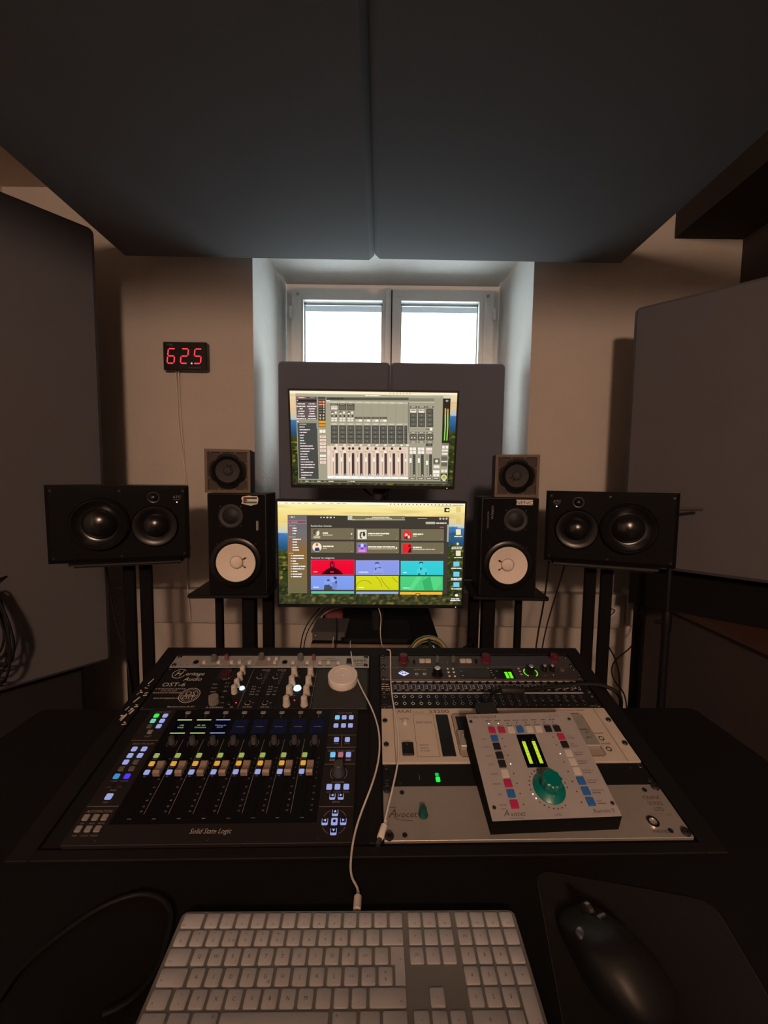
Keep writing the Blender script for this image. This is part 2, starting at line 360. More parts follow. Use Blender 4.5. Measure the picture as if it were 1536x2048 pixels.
# lettered sticker on the left rail
b = MB(TM)
rnd = random.Random(3)
for i in range(26):
    v = 104+i*4.6+rnd.uniform(-2, 2)
    if 140 < v < 158: continue
    u = -530+rnd.uniform(-9, 9); a = rnd.choice((60, 70, 75, 15, -20, 80)); L_ = rnd.uniform(6, 18)*(.5 if abs(a) < 30 else 1); t = math.radians(a)
    b.line(u/1000, -v/1000, (u+L_*math.cos(t))/1000, (-v+L_*math.sin(t))/1000, rnd.uniform(.0012, .0035), .0014)
b.build('sticker', m_print, desk, label='white lettered sticker scrawl on the left rail')

# ------------------------------------------------------------------ rack units
m_silver = mat('silver_faceplate', (.40, .395, .385), .42, .45, var=.05, vscale=90)
m_alu = mat('brushed_faceplate', (.36, .345, .325), .42, .5, var=.06, vscale=60)
m_beige = mat('beige_faceplate', (.48, .43, .38), .5, 0, var=.05, vscale=30)
m_bplate = mat('black_faceplate', (.007, .007, .0085), .55, 0, var=.1, spec=.25)
m_dgrey = mat('dark_grey_faceplate', (.055, .052, .052), .45, .2, var=.06)
m_brown = mat('brown_black_faceplate', (.013, .0105, .0105), .6, 0, var=.08, spec=.25)
m_redd = mat('deep_maroon', (.035, .007, .012), .45, 0, var=.1)
m_red = mat('marconi_red', (.085, .012, .024), .4, 0, var=.1)
m_knobgrey = mat('knob_grey', (.10, .10, .10), .5, 0, var=.1)
m_knobwht = mat('knob_ivory', (.50, .45, .40), .45, 0, var=.05)
m_knobblk = mat('knob_black', (.045, .045, .047), .4, 0, var=.1)
m_cap = mat('bright_cap', (.7, .7, .7), .25, .8, var=.05)
m_ivory = mat('ivory_button', (.50, .48, .45), .5, 0, var=.04)
m_bluebtn = mat('blue_button', (.02, .12, .38), .45, 0, var=.06)
m_redbtn = mat('crimson_button', (.36, .02, .085), .45, 0, var=.06)
m_blkbtn = mat('black_button', (.012, .009, .012), .5, 0, var=.06)
m_teal = mat('teal_knob', (.0, .135, .12), .3, 0, var=.08)
m_chrome = mat('chrome', (.75, .73, .70), .15, 1., var=.03)

class Unit:
    def __init__(s, name, label, cat, u0, v0, u1, v1, M=None, group=None):
        s.cu, s.cv = (u0+u1)/2000, (v0+v1)/2000
        s.e = empty(name, RACK @ Matrix.Translation((s.cu, -s.cv, 0)) if M is None else M); tag(s.e, label, cat, group)
        if M is not None: s.cu = s.cv = 0
    def xy(s, u, v): return u/1000-s.cu, -v/1000+s.cv
    def mb(s): return MB(Matrix.Translation((-s.cu, s.cv, 0)))
    def plate(s, u0, v0, u1, v1, material, h=0., z0=-4., name='faceplate', r=1., b=.6, par=None, seg=1):
        x0, y0 = s.xy(u0, v1); x1, y1 = s.xy(u1, v0)
        return MB().rp((x0+x1)/2, (y0+y1)/2, x1-x0, y1-y0, z0/1000, h/1000, r/1000, b/1000, seg).build(name, material, par or s.e)
    def knob(s, u, v, r, h, material, z=0., cap=None, skirt=0, ribs=0, taper=.92, name='knob', pointer=None, par=None, n=20, ang=90):
        x, y = s.xy(u, v)
        def fn():
            b = MB(); pr = []
            if skirt: pr += [(skirt/1000, 0), (skirt/1000, .0012), (r/1000, .003)]
            else: pr += [(r/1000, 0)]
            pr += [(r*taper/1000, h/1000-.0008), (r*taper*.88/1000, h/1000)]
            b.lathe(pr, ribs*3 if ribs else n, wob=(lambda t: 1+.05*(1 if int(t*ribs*3+.01) % 3 else -1)) if ribs else None); return b
        o = link(name, shared((name, r, h, material.name, skirt, ribs, taper), fn, material, 35), par or s.e, loc=(x, y, z/1000))
        if cap is not None: link('cap', shared(('cap', r, h, cap.name), lambda: MB().lathe([(r*taper*.8/1000, h/1000), (r*taper*.72/1000, h/1000+.0008), (r*.3/1000, h/1000+.0006)], 16), cap, 30), o)
        if pointer is not None:
            t = math.radians(ang); link('pointer', MB().line(0, 0, r*taper*.85/1000*math.cos(t), r*taper*.85/1000*math.sin(t), .0012, h/1000+.0002).mesh('pointer'), o).data.materials.append(pointer)
        return o
    def button(s, u, v, wd, d, h, material, name='button', z=0., r=1.2, par=None):
        x, y = s.xy(u, v)
        return link(name, shared((name, wd, d, h, material.name), lambda: MB().rp(0, 0, wd/1000, d/1000, 0, h/1000, r/1000, .0006), material), par or s.e, loc=(x, y, z/1000))
    def screw(s, u, v, r=5.2, h=3.2, z=0.):
        x, y = s.xy(u, v)
        o = link('screw', shared(('screw', r, h), lambda: MB().lathe([(r/1000, 0), (r/1000, h*.4/1000), (r*.8/1000, h*.85/1000), (r*.42/1000, h/1000), (r*.36/1000, h*.45/1000)], 14), m_screw, 30), s.e, loc=(x, y, z/1000)); return o
    def jack(s, u, v, r=3.4, material=None, h=1.6, name='jack'):
        x, y = s.xy(u, v); material = material or m_chrome
        o = link(name, shared((name, r, h, material.name), lambda: MB().lathe([(r/1000, 0), (r/1000, h/1000), (r*.66/1000, h/1000), (r*.6/1000, .0002)], 14, cap1=False), material, 30), s.e, loc=(x, y, 0))
        link('jack_hole', shared(('jack_hole', r), lambda: MB().lathe([(r*.62/1000, .0001), (r*.62/1000, .0004)], 12), m_dark), o)
        return o
    def txt(s, items, material, name='print', z=.25, par=None):
        b = s.mb()
        for it in items:
            k = dict(it[4]) if len(it) > 4 else {}
            b.text(it[0], it[1]/1000, -it[2]/1000, it[3]/1000, z/1000, **k)
        return b.build(name, material, par or s.e)
    def gk(s, items, material, name='small_print', z=.25):
        b = s.mb()
        for i, (u0, u1, v, h) in enumerate(items): b.greek(u0/1000, u1/1000, -v/1000, h/1000, z/1000, seed=i*13)
        return b.build(name, material, s.e)
    def lines(s, items, material, name='scribed_line', z=.22):
        if name in ('section_line',) and len(items) > 1:
            for it in items: s.lines([it], material, name, z)
            return
        b = s.mb()
        for (u0, v0, u1, v1, wd) in items: b.line(u0/1000, -v0/1000, u1/1000, -v1/1000, wd/1000, z/1000)
        return b.build(name, material, s.e)
    def arcs(s, items, material, name='printed_arc', z=.22):
        if name in ('logo_ring', 'light_ring') and len(items) > 1:
            for it in items: s.arcs([it], material, name, z)
            return
        b = s.mb()
        for (u, v, r0, r1, a0, a1) in items: b.ring(u/1000, -v/1000, r0/1000, r1/1000, z/1000, 28, a0, a1)
        return b.build(name, material, s.e)
    def led(s, u, v, r, material, name='led', z=0):
        x, y = s.xy(u, v)
        return link(name, shared((name, r, material.name), lambda: MB().lathe([(r/1000, 0), (r*.9/1000, r*.5/1000), (r*.4/1000, r*.8/1000)], 10), material), s.e, loc=(x, y, z/1000))

# --- silver two-channel preamp, top left
k = Unit('channel_preamp', 'slim silver two channel preamp across the top of the left rack', 'rack unit', -510.4, 0, -27.8, 44.4)
k.plate(-510.4, .5, -27.8, 44, m_silver); k.plate(-306, 3, -251, 42, m_brown.copy() if False else mat('mauve_panel', (.27, .24, .23), .5, .2, var=.05), .4, 0, 'master_section')
for u, v in ((-501, 5), (-501, 37), (-36, 6), (-36, 38)): k.screw(u, v, 5.4)
for u, v, mt in ((-411, 20, m_knobgrey), (-296, 13, m_knobgrey), (-199, 15, m_knobgrey)): k.knob(u, v, 7.2, 15, mt, ribs=14, pointer=m_print)
for u, v in ((-382, 15), (-166, 15)): k.knob(u, v, 5, 13, mat('dusty_red', (.16, .05, .055), .5), ribs=10, taper=.85)
for u, v in ((-432, 28), (-397, 28), (-365, 28), (-346, 28), (-321, 29), (-277, 15), (-259, 15), (-260, 29), (-215, 29), (-180, 28), (-149, 29), (-128, 29), (-104, 30)): k.button(u, v, 8, 8, 5, m_ivory)
for u in (-453, -236): k.jack(u, 26, 6.5, m_black)
k.plate(-84, 14, -70, 31, m_black, 3, 0, 'power_switch')
k.txt([('AMEK', -50, 20, 13, dict(wx=1.05)), ('Channel 2', -125, 11, 6), ('Channel 1', -330, 11, 6)], m_printk)
k.gk([(-62, -38, 32, 3), (-60, -40, 38, 3)]+[(a-6, a+6, 38, 2.2) for a in (-432, -397, -365, -346, -321, -215, -180, -149, -128, -104)]+[(-440, -315, 41, 1.6)], m_printk)
k.lines([(-370, 18, -325, 18, 5), (-150, 20, -100, 20, 4)], m_printg, 'meter_window'); 
for u, v in ((-478, 8), (-487, 35), (-470, 35), (-480, 20)): k.led(u, v, 1.4, m_knobgrey)

# --- black module rack below it
k = Unit('module_rack', 'black module rack with ivory knobs and maker badge beneath the silver preamp', 'rack unit', -510.4, 45, -27.8, 178)
k.plate(-510.4, 45, -27.8, 178, m_bplate, -.6)
k.plate(-506, 50, -389, 177, m_bplate, 0, -.6, 'badge_panel'); k.plate(-150, 50, -31, 177, mat('blank_panel', (.020, .021, .023), .6), 0, -.6, 'blank_panel')
k.txt([('eritage', -438, 68, 16, dict(shear=.25)), ('Audio', -436, 86, 17, dict(shear=.25)), ('H', -477, 67, 24, dict(shear=.3, wx=.9)), ('OST-6', -471, 104, 17, dict(wx=1.15)), ('www.heritageaudio.net', -468, 146, 6), ('Manufactured in the EU', -426, 171, 6)], m_print, 'maker_lettering', .5)
k.arcs([(-475, 68, 14.5, 16, 40, 340), (-422, 138, 17, 18, 0, 360), (-422, 138, 21, 22.3, 0, 360)], m_print, 'logo_ring', .5)
k.txt([('OS', -422, 132, 18), ('OST', -422, 145, 14), ('ORIGINAL', -422, 139, 5, dict(wx=1.6))], m_print, 'badge_lettering', .55)
k.gk([(-505, -438, 118, 4.5), (-490, -455, 124, 4), (-505, -440, 130, 4.5)], m_printg, z=.5)
def module(u0, u1, label):
    x0, y0 = k.xy(u0, 177); x1, y1 = k.xy(u1, 50)
    return MB().rp((x0+x1)/2, (y0+y1)/2, x1-x0, y1-y0, -.0006, .0008, .001, .0004).build('module_front', m_bplate, k.e)
for a, c in ((-388, -305.5), (-304.5, -268), (-267, -231), (-230, -152)): module(a, c, '')
k.lines([(-305, 51, -305, 177, .9), (-152, 51, -152, 177, .9)], m_printg, 'module_gap', 1)
k.knob(-361, 76, 13, 14, m_redd, 0.8, ribs=12, skirt=15); k.knob(-360, 160, 10.5, 17, mat('warm_grey_knob', (.17, .155, .145), .5), .8, ribs=18)
k.knob(-328, 158, 8.5, 7, m_gloss, .8, skirt=10)
for v in (64, 85, 107, 127): k.knob(-326, v+4, 6.6, 19, m_knobwht, .8, taper=.86, cap=m_ivory)
for v in (75, 105, 136, 168): 
    k.knob(-203.5, v-1, 7.6, 21, m_knobwht, .8, skirt=8.4, taper=.86, cap=m_ivory); k.knob(-165.5, v-1, 7.6, 21, m_knobwht, .8, skirt=8.4, taper=.86, cap=m_ivory)
e_white = em('white_lit_button', (235, 245, 245), 1.1); e_redled = em('red_led', (255, 70, 110), 1.2)
k.knob(-313, 118, 6, 4, e_white, .8, name='lit_button'); k.knob(-189, 118, 9, 4, e_white, .8, name='lit_button')
k.led(-313, 161, 1.6, e_redled, z=.8); k.led(-189, 154, 1.6, e_redled, z=.8)
for u in (-288, -251):
    k.arcs([(u, 161, 5.2, 6.6, 20, 150), (u, 161, 5.2, 6.6, 200, 330)], m_print, z=1); k.jack(u, 161, 4.2, m_black, 3.2)
    k.arcs([(u+5, 80, 6, 7.2, 170, 330)], m_print, z=1); k.lines([(u+4, 68, u+8, 76, 1.2)]+[(u+14, 62+5*i, u+23-i*.5, 62+5*i, 1) for i in range(9)], m_printg, 'scale_mark', 1)
    k.gk([(u+4, u+24, 56, 4.5), (u-4, u+6, 112, 4), (u-4, u+6, 120, 4), (u-4, u+6, 128, 4), (u-4, u+6, 136, 4), (u+10, u+17, 115, 3.5), (u+10, u+17, 126, 3.5), (u+10, u+17, 137, 3.5), (u+9, u+14, 161, 3), (u-7, u+12, 173, 4)], m_printg, z=1)
k.arcs([(-361, 76, 19+i % 2, 20+i % 2, a, a+7) for i, a in enumerate(range(-40, 230, 22))], m_printg, 'dial_mark', 1)
k.gk([(-384, -372, 104, 3.5), (-356, -346, 100, 3.5), (-382, -370, 116, 4), (-354, -344, 112, 4), (-380, -366, 128, 4), (-352, -344, 126, 4), (-380, -372, 140, 3.5), (-358, -345, 144, 3.5), (-346, -338, 161, 3), (-372, -336, 174, 4.5), (-322, -316, 173, 4)], m_printg, z=1)
for u in (-203, -166): k.gk([(u+9, u+14, 80, 2.5), (u+9, u+14, 110, 2.5), (u+9, u+14, 140, 2.5), (u-3, u+4, 176, 3)], m_printg, z=1)
for u, v in ((-508+4, 52), (-33, 54), (-33, 173), (-505, 173)): k.screw(u, v, 3.6, 2.4)
k.screw(-147, 173, 2, 1.2); k.screw(-147, 54, 2, 1.2)

# --- fader controller
e_lav = em('lavender_lit', (165, 175, 235), .85); e_sky = em('skyblue_lit', (120, 200, 245), .95); e_grn = em('green_lit', (60, 235, 80), 1.); e_mint = em('mint_lit', (125, 215, 190), .85)
e_blu = em('blue_lit', (70, 150, 215), .85); e_vio = em('violet_lit', (85, 60, 245), .95); e_lime = em('olive_lit', (165, 180, 95), .85); e_amb = em('amber_lit', (232, 165, 60), .9); e_pnk = em('pink_lit', (190, 115, 130), .8)
m_unlit = mat('unlit_button', (.20, .19, .185), .6); m_unlitd = mat('unlit_dark_button', (.10, .095, .09), .6)
e_limebar = em('lime_bar', (190, 205, 105), .9); e_lavbar = em('lavender_bar', (150, 160, 215), .85); e_scr = em('dim_screen', (17, 17, 31), 1.); e_scr2 = em('off_screen', (5, 6, 16), 1.)
k = Unit('fader_controller', 'black eight fader control surface with lit buttons and small screens', 'control surface', -480, 184, -48, 449)
k.plate(-480, 184.5, -48, 449, m_brown, 6, -4, r=1.5, b=.8)
k.plate(-427, 186, -106, 419, mat('black_glass_panel', (.003, .003, .0045), .45, spec=.25), 6.15, 5.5, 'channel_panel', b=0)
Z = 6.0; ZB = 6.2
CH = [-400+38.6*i for i in range(8)]
k.lines([(-478, 262, -428, 262, .9), (-478, 390, -428, 390, .9), (-105, 252, -50, 252, .9), (-78, 252, -78, 280, .9), (-105, 280, -50, 280, .9), (-105, 316, -50, 316, .9), (-105, 394, -50, 394, .9)], m_printg, 'section_line', Z+.2)
for u, v, mt in ((-461, 202, e_grn), (-443, 202, e_lav), (-461, 215.5, e_mint), (-443, 215.5, e_lav), (-461, 229, m_unlitd), (-443, 229, e_lav), (-453, 243, m_unlit)): k.button(u, v, 9.4, 9, 2, mt, z=Z)
for v, a, c in ((282, e_lav, e_lav), (296, e_lav, e_lav), (309.5, e_lav, m_unlitd), (323, m_unlitd, m_unlitd), (337.5, e_blu, e_vio)):
    k.button(-462, v, 9.4, 9, 2, a, z=Z); k.button(-444, v, 9.4, 9, 2, c, z=Z)
for u in (-463, -445): 
    o = k.button(u, 354, 9.4, 9, 2, m_blkbtn, z=Z)
k.button(-453, 374, 10.5, 10, 2, e_lav, z=Z)
for v in (408, 425.5):
    for u in (-468, -453, -439): k.button(u, v, 9.6, 9.6, 2, m_unlit, z=Z)
k.txt([('LAYER', -461, 192, 5), ('QUICK', -444, 192, 5), ('SHIFT', -452, 253, 5.5), ('SEND / PLUG-IN', -452, 270, 5.5), ('AUTOMATION', -453, 398, 6), ('PAGE', -453, 362.5, 4.5), ('FLIP', -453, 383.5, 4.5), ('PLUG-IN', -462, 346, 3.1), ('CHANNEL', -444, 346, 3.1)]
      + [(t, u, v, 3.3) for t, u, v in (('OFF', -468, 417), ('READ', -453, 417), ('WRITE', -439, 417), ('TRIM', -468, 435), ('LATCH', -453, 435), ('TOUCH', -439, 435))]
      + [('SOFT KEYS', -76, 196, 6), ('SELECTION MODE', -77, 288, 6), ('CHANNEL', -78, 351, 5), ('NAV', -92, 369, 3.5), ('NUDGE', -78, 369, 3.5), ('FOCUS', -63, 369, 3.5), ('BANK', -78, 386, 5), ('PAN', -88, 271.5, 5), ('FINE', -67, 271.5, 5)], m_printg, z=Z+.25)
k.txt([('Solid State Logic', -266, 430, 11, dict(shear=.18, wx=.86))], mat('logo_print', (.42, .39, .37), .6), 'maker_name', Z+.3)
for u, v, mt in ((-91, 208, e_sky), (-77, 208, e_lav), (-62.5, 208, e_lav), (-92, 229, e_lav), (-77, 229, e_lav), (-63, 229, e_lav), (-88, 263, e_lav), (-67, 263, e_lav), (-92, 296.5, e_sky), (-77.5, 296.5, e_pnk), (-63, 296.5, e_lav), (-92, 360, e_lav), (-78, 360, e_lav), (-63, 360, e_lav)): k.button(u, v, 9.4, 9.6, 2, mt, z=Z)
k.lines([(-97, 307.5, -87, 307.5, 3), (-82.5, 307.5, -72.5, 307.5, 3), (-68, 307.5, -58, 307.5, 3), (-96, 214.5, -87, 214.5, 1.2)], m_printg, 'caption_bar', Z+.2)
k.gk([(u-4.5, u+4.5, 303, 2.4) for u in (-92, -77.5, -63)], m_printg, z=Z+.25)
m_arrow = em('white_arrow', (190, 195, 245), .9)
for u, v, a in ((-85, 377, 180), (-71, 377, 0), (-78, 404, 90), (-93, 418, 180), (-64, 418, 0), (-78, 433, -90)):
    o = k.button(u, v, 9.6, 10.5, 1.6, e_lav, z=Z)
    b = MB(); b.rp(0, .0012, .0082, .0074, .0016, .0019, .0008, 0); b.build('key_face', m_blkbtn, o)
    t = Matrix.Translation((0, .0012, .0021)) @ Matrix.Rotation(math.radians(a), 4, 'Z'); MB().add([(.0022, 0, 0), (-.0016, .0022, 0), (-.0016, -.0022, 0)], [(0, 1, 2)], t).build('arrow', m_arrow, o)
o = k.button(-78, 418, 10, 11, 1.6, e_lav, z=Z); MB().lathe([(.0024, .0016), (.0024, .0019)], 12).build('dot', m_blkbtn, o)
k.arcs([(-78, 418, 19, 19.8, a, a+40) for a in (25, 115, 205, 295)], m_printg, z=Z+.2)
k.knob(-78, 333, 10.5, 22, m_knobblk, Z, ribs=0, skirt=11.5, taper=.8, n=36); k.arcs([(-78, 334, 14, 14.8, -50, 40), (-78, 334, 14, 14.8, 140, 230)], m_printg, z=Z+.2)
for i, u in enumerate(CH):
    k.button(u, 194.5, 10.5, 6.5, 1.6, m_unlit, z=ZB); k.lines([(u, 199, u, 208, .7)], m_printg, 'leader_line', ZB+.1)
    k.plate(u-13.5, 212, u+15.5, 247.5, e_scr2 if i < 3 else e_scr, ZB+.1, ZB-.2, 'screen', r=.6, b=0)
    if i < 3:
        mt = e_limebar if i < 2 else e_lavbar
        k.lines([(u-13.2, 213.2, u+15.5, 213.2, 3), (u-13.2, 246, u+15.5, 246, 2.6)], mt, 'screen_bar', ZB+.25)
        for j, t in enumerate((('UF8', 'Ready'), ('SSL 360', 'Connected'), ('Waiting for', 'DAW'))[i]): k.txt([(t, u+1, 227+j*5, 5, dict(shear=.0))], mt, 'screen_text', ZB+.3)
    else: k.lines([(u-7, 231, u+9, 231, .9)], m_printg, 'screen_dash', ZB+.25)
    k.knob(u+1, 268, 5.6, 14, m_knobblk, ZB, skirt=6.4, taper=.86, ribs=0, n=24); k.arcs([(u+1, 269, 8.6, 9.2, -60, 50), (u+1, 269, 8.6, 9.2, 130, 240)], m_printg, z=ZB+.1)
    for v, mt in ((296.5, e_lime), (313.3, e_amb), (330.3, e_lav)): k.button(u-14, v, 9, 9, 1.8, mt, z=ZB)
    if i < 7: k.lines([(u+19, 261, u+19, 404, .7)], m_printg, 'channel_line', ZB+.1)
    k.txt([('SOLO', u-14, 303.8, 3.4), ('CUT', u-14, 320.6, 3.4), ('SEL', u-14, 337.8, 3.4)]+[(t, u+12.5, v, 4) for t, v in (('10', 303), ('5', 312), ('0', 322), ('5', 332), ('10', 343), ('20', 358), ('30', 370), ('40', 381), ('50', 391), ('60', 399))], m_printg, 'scale_print', ZB+.15)
    k.plate(u-.8, 290, u+.8, 404, m_dark, ZB+.12, ZB-.1, 'fader_slot', r=.4, b=0)
    x, y = k.xy(u*.975-2.5, 328)
    def cap():
        b = MB(); prof = [(-.0125, .000), (-.0125, .0075), (-.009, .0105), (-.002, .0075), (.002, .0075), (.009, .0105), (.0125, .0075), (.0125, .0)]
        b.rings([[(sx*.0058, yy, zz+.003) for yy, zz in prof] for sx in (-1, 1)]); return b
    link('fader_cap', shared(('fader_cap',), cap, mat('fader_brown', (.22, .165, .13), .45)), k.e, loc=(x, y, ZB/1000))
    k.gk([(u-3, u+3, 411, 1.6)], m_printg, z=ZB+.1)
for u, v in ((-474, 244), (-476, 385), (-433, 441), (-58, 244), (-58, 387), (-101, 442), (-266, 442)): k.screw(u, v, 2.4, .8, Z)

# --- dark preamp with red knobs, top right
k = Unit('mic_preamp', 'dark grey preamp with three red knobs at the top of the right rack', 'rack unit', 0, 0, 482.6, 45)
k.plate(0, .5, 482.6, 44.6, m_dgrey); k.plate(275, 3, 428, 42, mat('slate_blue_panel', (.045, .052, .075), .4, .2, var=.05), .3, 0, 'slate_panel')
for u, v, r in ((58, 20, 11.5), (266, 19, 11.5), (440, 17, 10)): k.knob(u, v, r, 17, m_red, ribs=12, skirt=r+2.2, taper=.86)
for u in (112, 214): 
    for du in (-7.5, 7.5): k.button(u+du, 24, 14, 10, 6, m_ivory)
for u in (143, 183): k.knob(u, 22, 5.2, 14, m_knobgrey, ribs=12, taper=.9)
for u in (84, 240): k.button(u, 26, 5, 9, 7, m_black)
for u in (153, 168): k.led(u, 27, 1.6, m_knobgrey)
for u, v in ((7, 6), (7, 38), (475, 6), (475, 38)): k.screw(u, v)
k.gk([(80, 88, 14, 3)], m_printg)
# --- interface
e_logo = em('white_violet_logo', (215, 210, 250), 1.1); e_gm = em('green_meter', (110, 240, 40), 1.05)
k = Unit('audio_interface', 'dark audio interface with glowing white badge and green meters', 'rack unit', 0, 45, 482.6, 92)
k.plate(0, 45.2, 482.6, 89, mat('gunmetal_plate', (.050, .044, .046), .4, .3, var=.06), .5)
x, y = k.xy(56, 68); o = link('badge', MB().prism([(-.0125, 0), (0, -.0085), (.0125, 0), (0, .0085)], .0005, .0012).mesh('badge'), k.e, loc=(x, y, 0)); o.data.materials.append(e_logo)
b = MB(); b.add([(-.006, 0, .0014), (-.0015, -.003, .0014), (-.0015, .003, .0014)], [(0, 1, 2)]); b.ring(.0035, 0, .001, .0026, .0014, 12); b.build('badge_mark', m_printk, o)
k.lines([(43, 66, 54, 57, 1.2)], e_logo, 'badge_line', .8)
for u in (86, 105): k.jack(u, 71, 4, m_chrome)
k.knob(136, 69, 11.5, 17, m_gloss, .5, cap=m_cap, skirt=14, taper=.82)
for u in (164, 177):
    for v in (52, 64, 78): k.button(u, v, 6, 4.6, 2, m_cap, z=.5)
k.plate(190, 50, 322, 86, mat('display_glass', (.004, .004, .005), .15), .9, .4, 'display'); k.plate(204, 53, 262, 83, mat('display_grey', (.028, .028, .028), .5), 1.1, .9, 'display_screen', r=.4, b=0)
for u in (303, 312.5): k.plate(u-3.6, 63, u+3.6, 85, e_gm, 1.2, .9, 'level_meter', r=.4, b=0)
for u, v in ((196, 60), (196, 76), (268, 58), (268, 66), (282, 60), (272, 84), (270, 74), (264, 50)): k.lines([(u-2, v, u+2.5, v, 1.8)], m_print, 'display_mark', 1.2)
k.knob(364, 63, 9, 18, m_gloss, .5, cap=m_cap, skirt=10, taper=.82); k.arcs([(364, 64, 14.5, 17, 130, 235), (364, 64, 14.5, 17, -55, 30)], e_gm, 'light_ring', .8)
for v in (51, 61, 72): k.button(339, v, 6, 4.4, 2, m_cap, z=.5)
for u in (400, 419): k.knob(u, 57, 6, 15, m_gloss, .5, cap=m_cap, taper=.9); k.jack(u-3, 73, 2.6, m_chrome)
for u, v in ((441, 56), (446, 50), (445, 60), (450, 55)): k.jack(u, v, 2.6, m_chrome)
for u, v in ((7, 52), (7, 83), (475, 52), (475, 83), (25, 52), (25, 84), (463, 76)): k.screw(u, v, 5 if u in (7, 475) else 2.2, 3 if u in (7, 475) else 1.2)
k.txt([('apollo | x6', 96, 53, 7)], m_print, z=.8)
k.plate(24, 91, 460, 92.2, mat('copper_strip', (.25, .14, .09), .4, .6), .6, -2, 'edge_strip', r=.2, b=0)
# --- patchbays
m_navy = mat('navy_strip', (.012, .016, .04), .5, var=.1)
def patchbay(v0, lab, upper):
    k = Unit('patchbay', lab, 'patchbay', 0, v0, 482.6, v0+43, group='patchbays in the right rack')
    k.plate(0, v0+.5, 482.6, v0+43, m_bplate)
    if upper:
        for v in (v0+3, v0+40): k.plate(22, v-2, 460, v+2, m_steel if False else mat('label_strip', (.36, .35, .34), .4, .2), 1, 0, 'label_strip', r=.3)
        k.plate(22, v0+10, 460, v0+33, m_navy, .4, 0, 'legend_strip', r=.3)
    b = k.mb()
    for i in range(24):
        u = 33+i*18.05
        for v in ((v0+8, v0+33.5) if upper else (v0+10, v0+30)): k.jack(u, v, 3.9, m_gloss if upper else m_chrome, 2)
        if upper:
            for j, (a, c, dd, ee) in enumerate(((4, 12, 12, 12), (4, 31, 12, 31), (12, 12, 12, 31), (-3, 15, 3, 15), (-3, 21, 3, 21), (-3, 27, 3, 27), (3, 15, 3, 27))):
                b.line((u+a-1)/1000, -(v0+c)/1000, (u+dd-1)/1000, -(v0+ee)/1000, .0011, .0006)
        else: b.text(str(i+1), u/1000, -(v0+20.5)/1000, .0065, .0003)
    if upper: 
        for i, v in enumerate((12, 19, 26, 31)): b.greek(.002, .020, -(v0+v)/1000, .003, .0003, seed=i)
    else: b.text('NEUTRIK', .011, -(v0+37)/1000, .006, .0003); b.text('NEUTRIK', .468, -(v0+37)/1000, .006, .0003)
    b.build('legend_print', m_print if upper else m_printg, k.e)
    for u in (7, 475):
        k.screw(u, v0+7); k.screw(u, v0+36)
patchbay(92.3, 'patchbay with navy legend strip below the audio interface', True)
patchbay(135, 'black numbered patchbay just above the beige sampler', False)
# --- beige sampler
k = Unit('rack_sampler', 'beige rack sampler with dark display recess behind the level remote', 'sampler', 0, 178, 482.6, 311)
k.plate(0, 178.5, 482.6, 310.6, m_beige, 1.5, -4)
k.lines([(24.5, 179, 24.5, 310, .9), (458, 179, 458, 310, .9)], m_printk, 'panel_seam', 1.7)
k.lines([(66, 195, 108, 195, .7), (66, 298, 108, 298, .7), (66, 195, 66, 298, .7), (108, 195, 108, 298, .7)], mat('tan_line', (.12, .08, .05), .6), 'drive_outline', 1.75)
k.plate(113, 196, 139, 298, mat('drive_slot_black', (.006, .006, .008), .4), 2.2, 1.5, 'drive_slot'); k.plate(38, 267, 60, 295, m_black, 5, 1.5, 'power_switch', r=1.5, b=1)
k.led(48, 273, .8, m_print, z=5)
k.plate(146, 194, 424, 299, mat('tan_recess', (.30, .25, .20), .5), 1.9, 1.5, 'display_recess', r=6, b=.3, seg=3); k.arcs([], m_printk) if False else None
k.lines([(150, 194.3, 420, 194.3, 1.2), (146.5, 198, 146.5, 296, 1.2), (424, 198, 424, 296, 1.0), (150, 299, 420, 299, 1)], m_printk, 'recess_edge', 2.1)
k.plate(154, 202, 340, 243, mat('lcd_black', (.01, .011, .015), .2), 2.6, 1.9, 'display'); k.plate(149, 245, 420, 283, m_silver, 11, 1.9, 'control_ledge', r=2, b=1.2)
k.plate(395, 202, 418, 243, m_silver, 2.6, 1.9, 'control_plate')
for u, v in ((159, 256), (163, 272), (408, 256), (404, 268)): k.button(u, v, 9, 6, 3, mat('taupe_button', (.20, .175, .15), .5), z=11)
k.txt([('AKAI', 48, 187, 13, dict(wx=1.05)), ('professional', 78, 189, 4.5), ('S3200', 122, 187.5, 13, dict(wx=1.35))], mat('brown_print', (.085, .05, .035), .6), 'maker_lettering', 1.8)
k.txt([('POWER', 48, 262, 4), ('REC LEVEL', 47, 208, 4.5), ('DISK DRIVE', 87, 217, 6.5), ('MIDI STEREO DIGITAL SAMPLER', 400, 186, 5), ('VOLUME', 435, 246, 5), ('PHONES', 437, 271, 5)], mat('brown_print', (.085, .05, .035), .6), 'panel_print', 2)
k.gk([(72, 90, 272, 3), (72, 90, 279, 3), (72, 92, 285, 3)], m_printg, z=1.8)
k.knob(48, 219, 5, 8, m_ivory, 1.5); k.jack(435, 258, 5.5); k.jack(436, 283, 5.5)
for u, v in ((7, 212), (8, 270), (474, 212), (475, 270)): k.screw(u, v, 5.2, 3.2, 1.5)
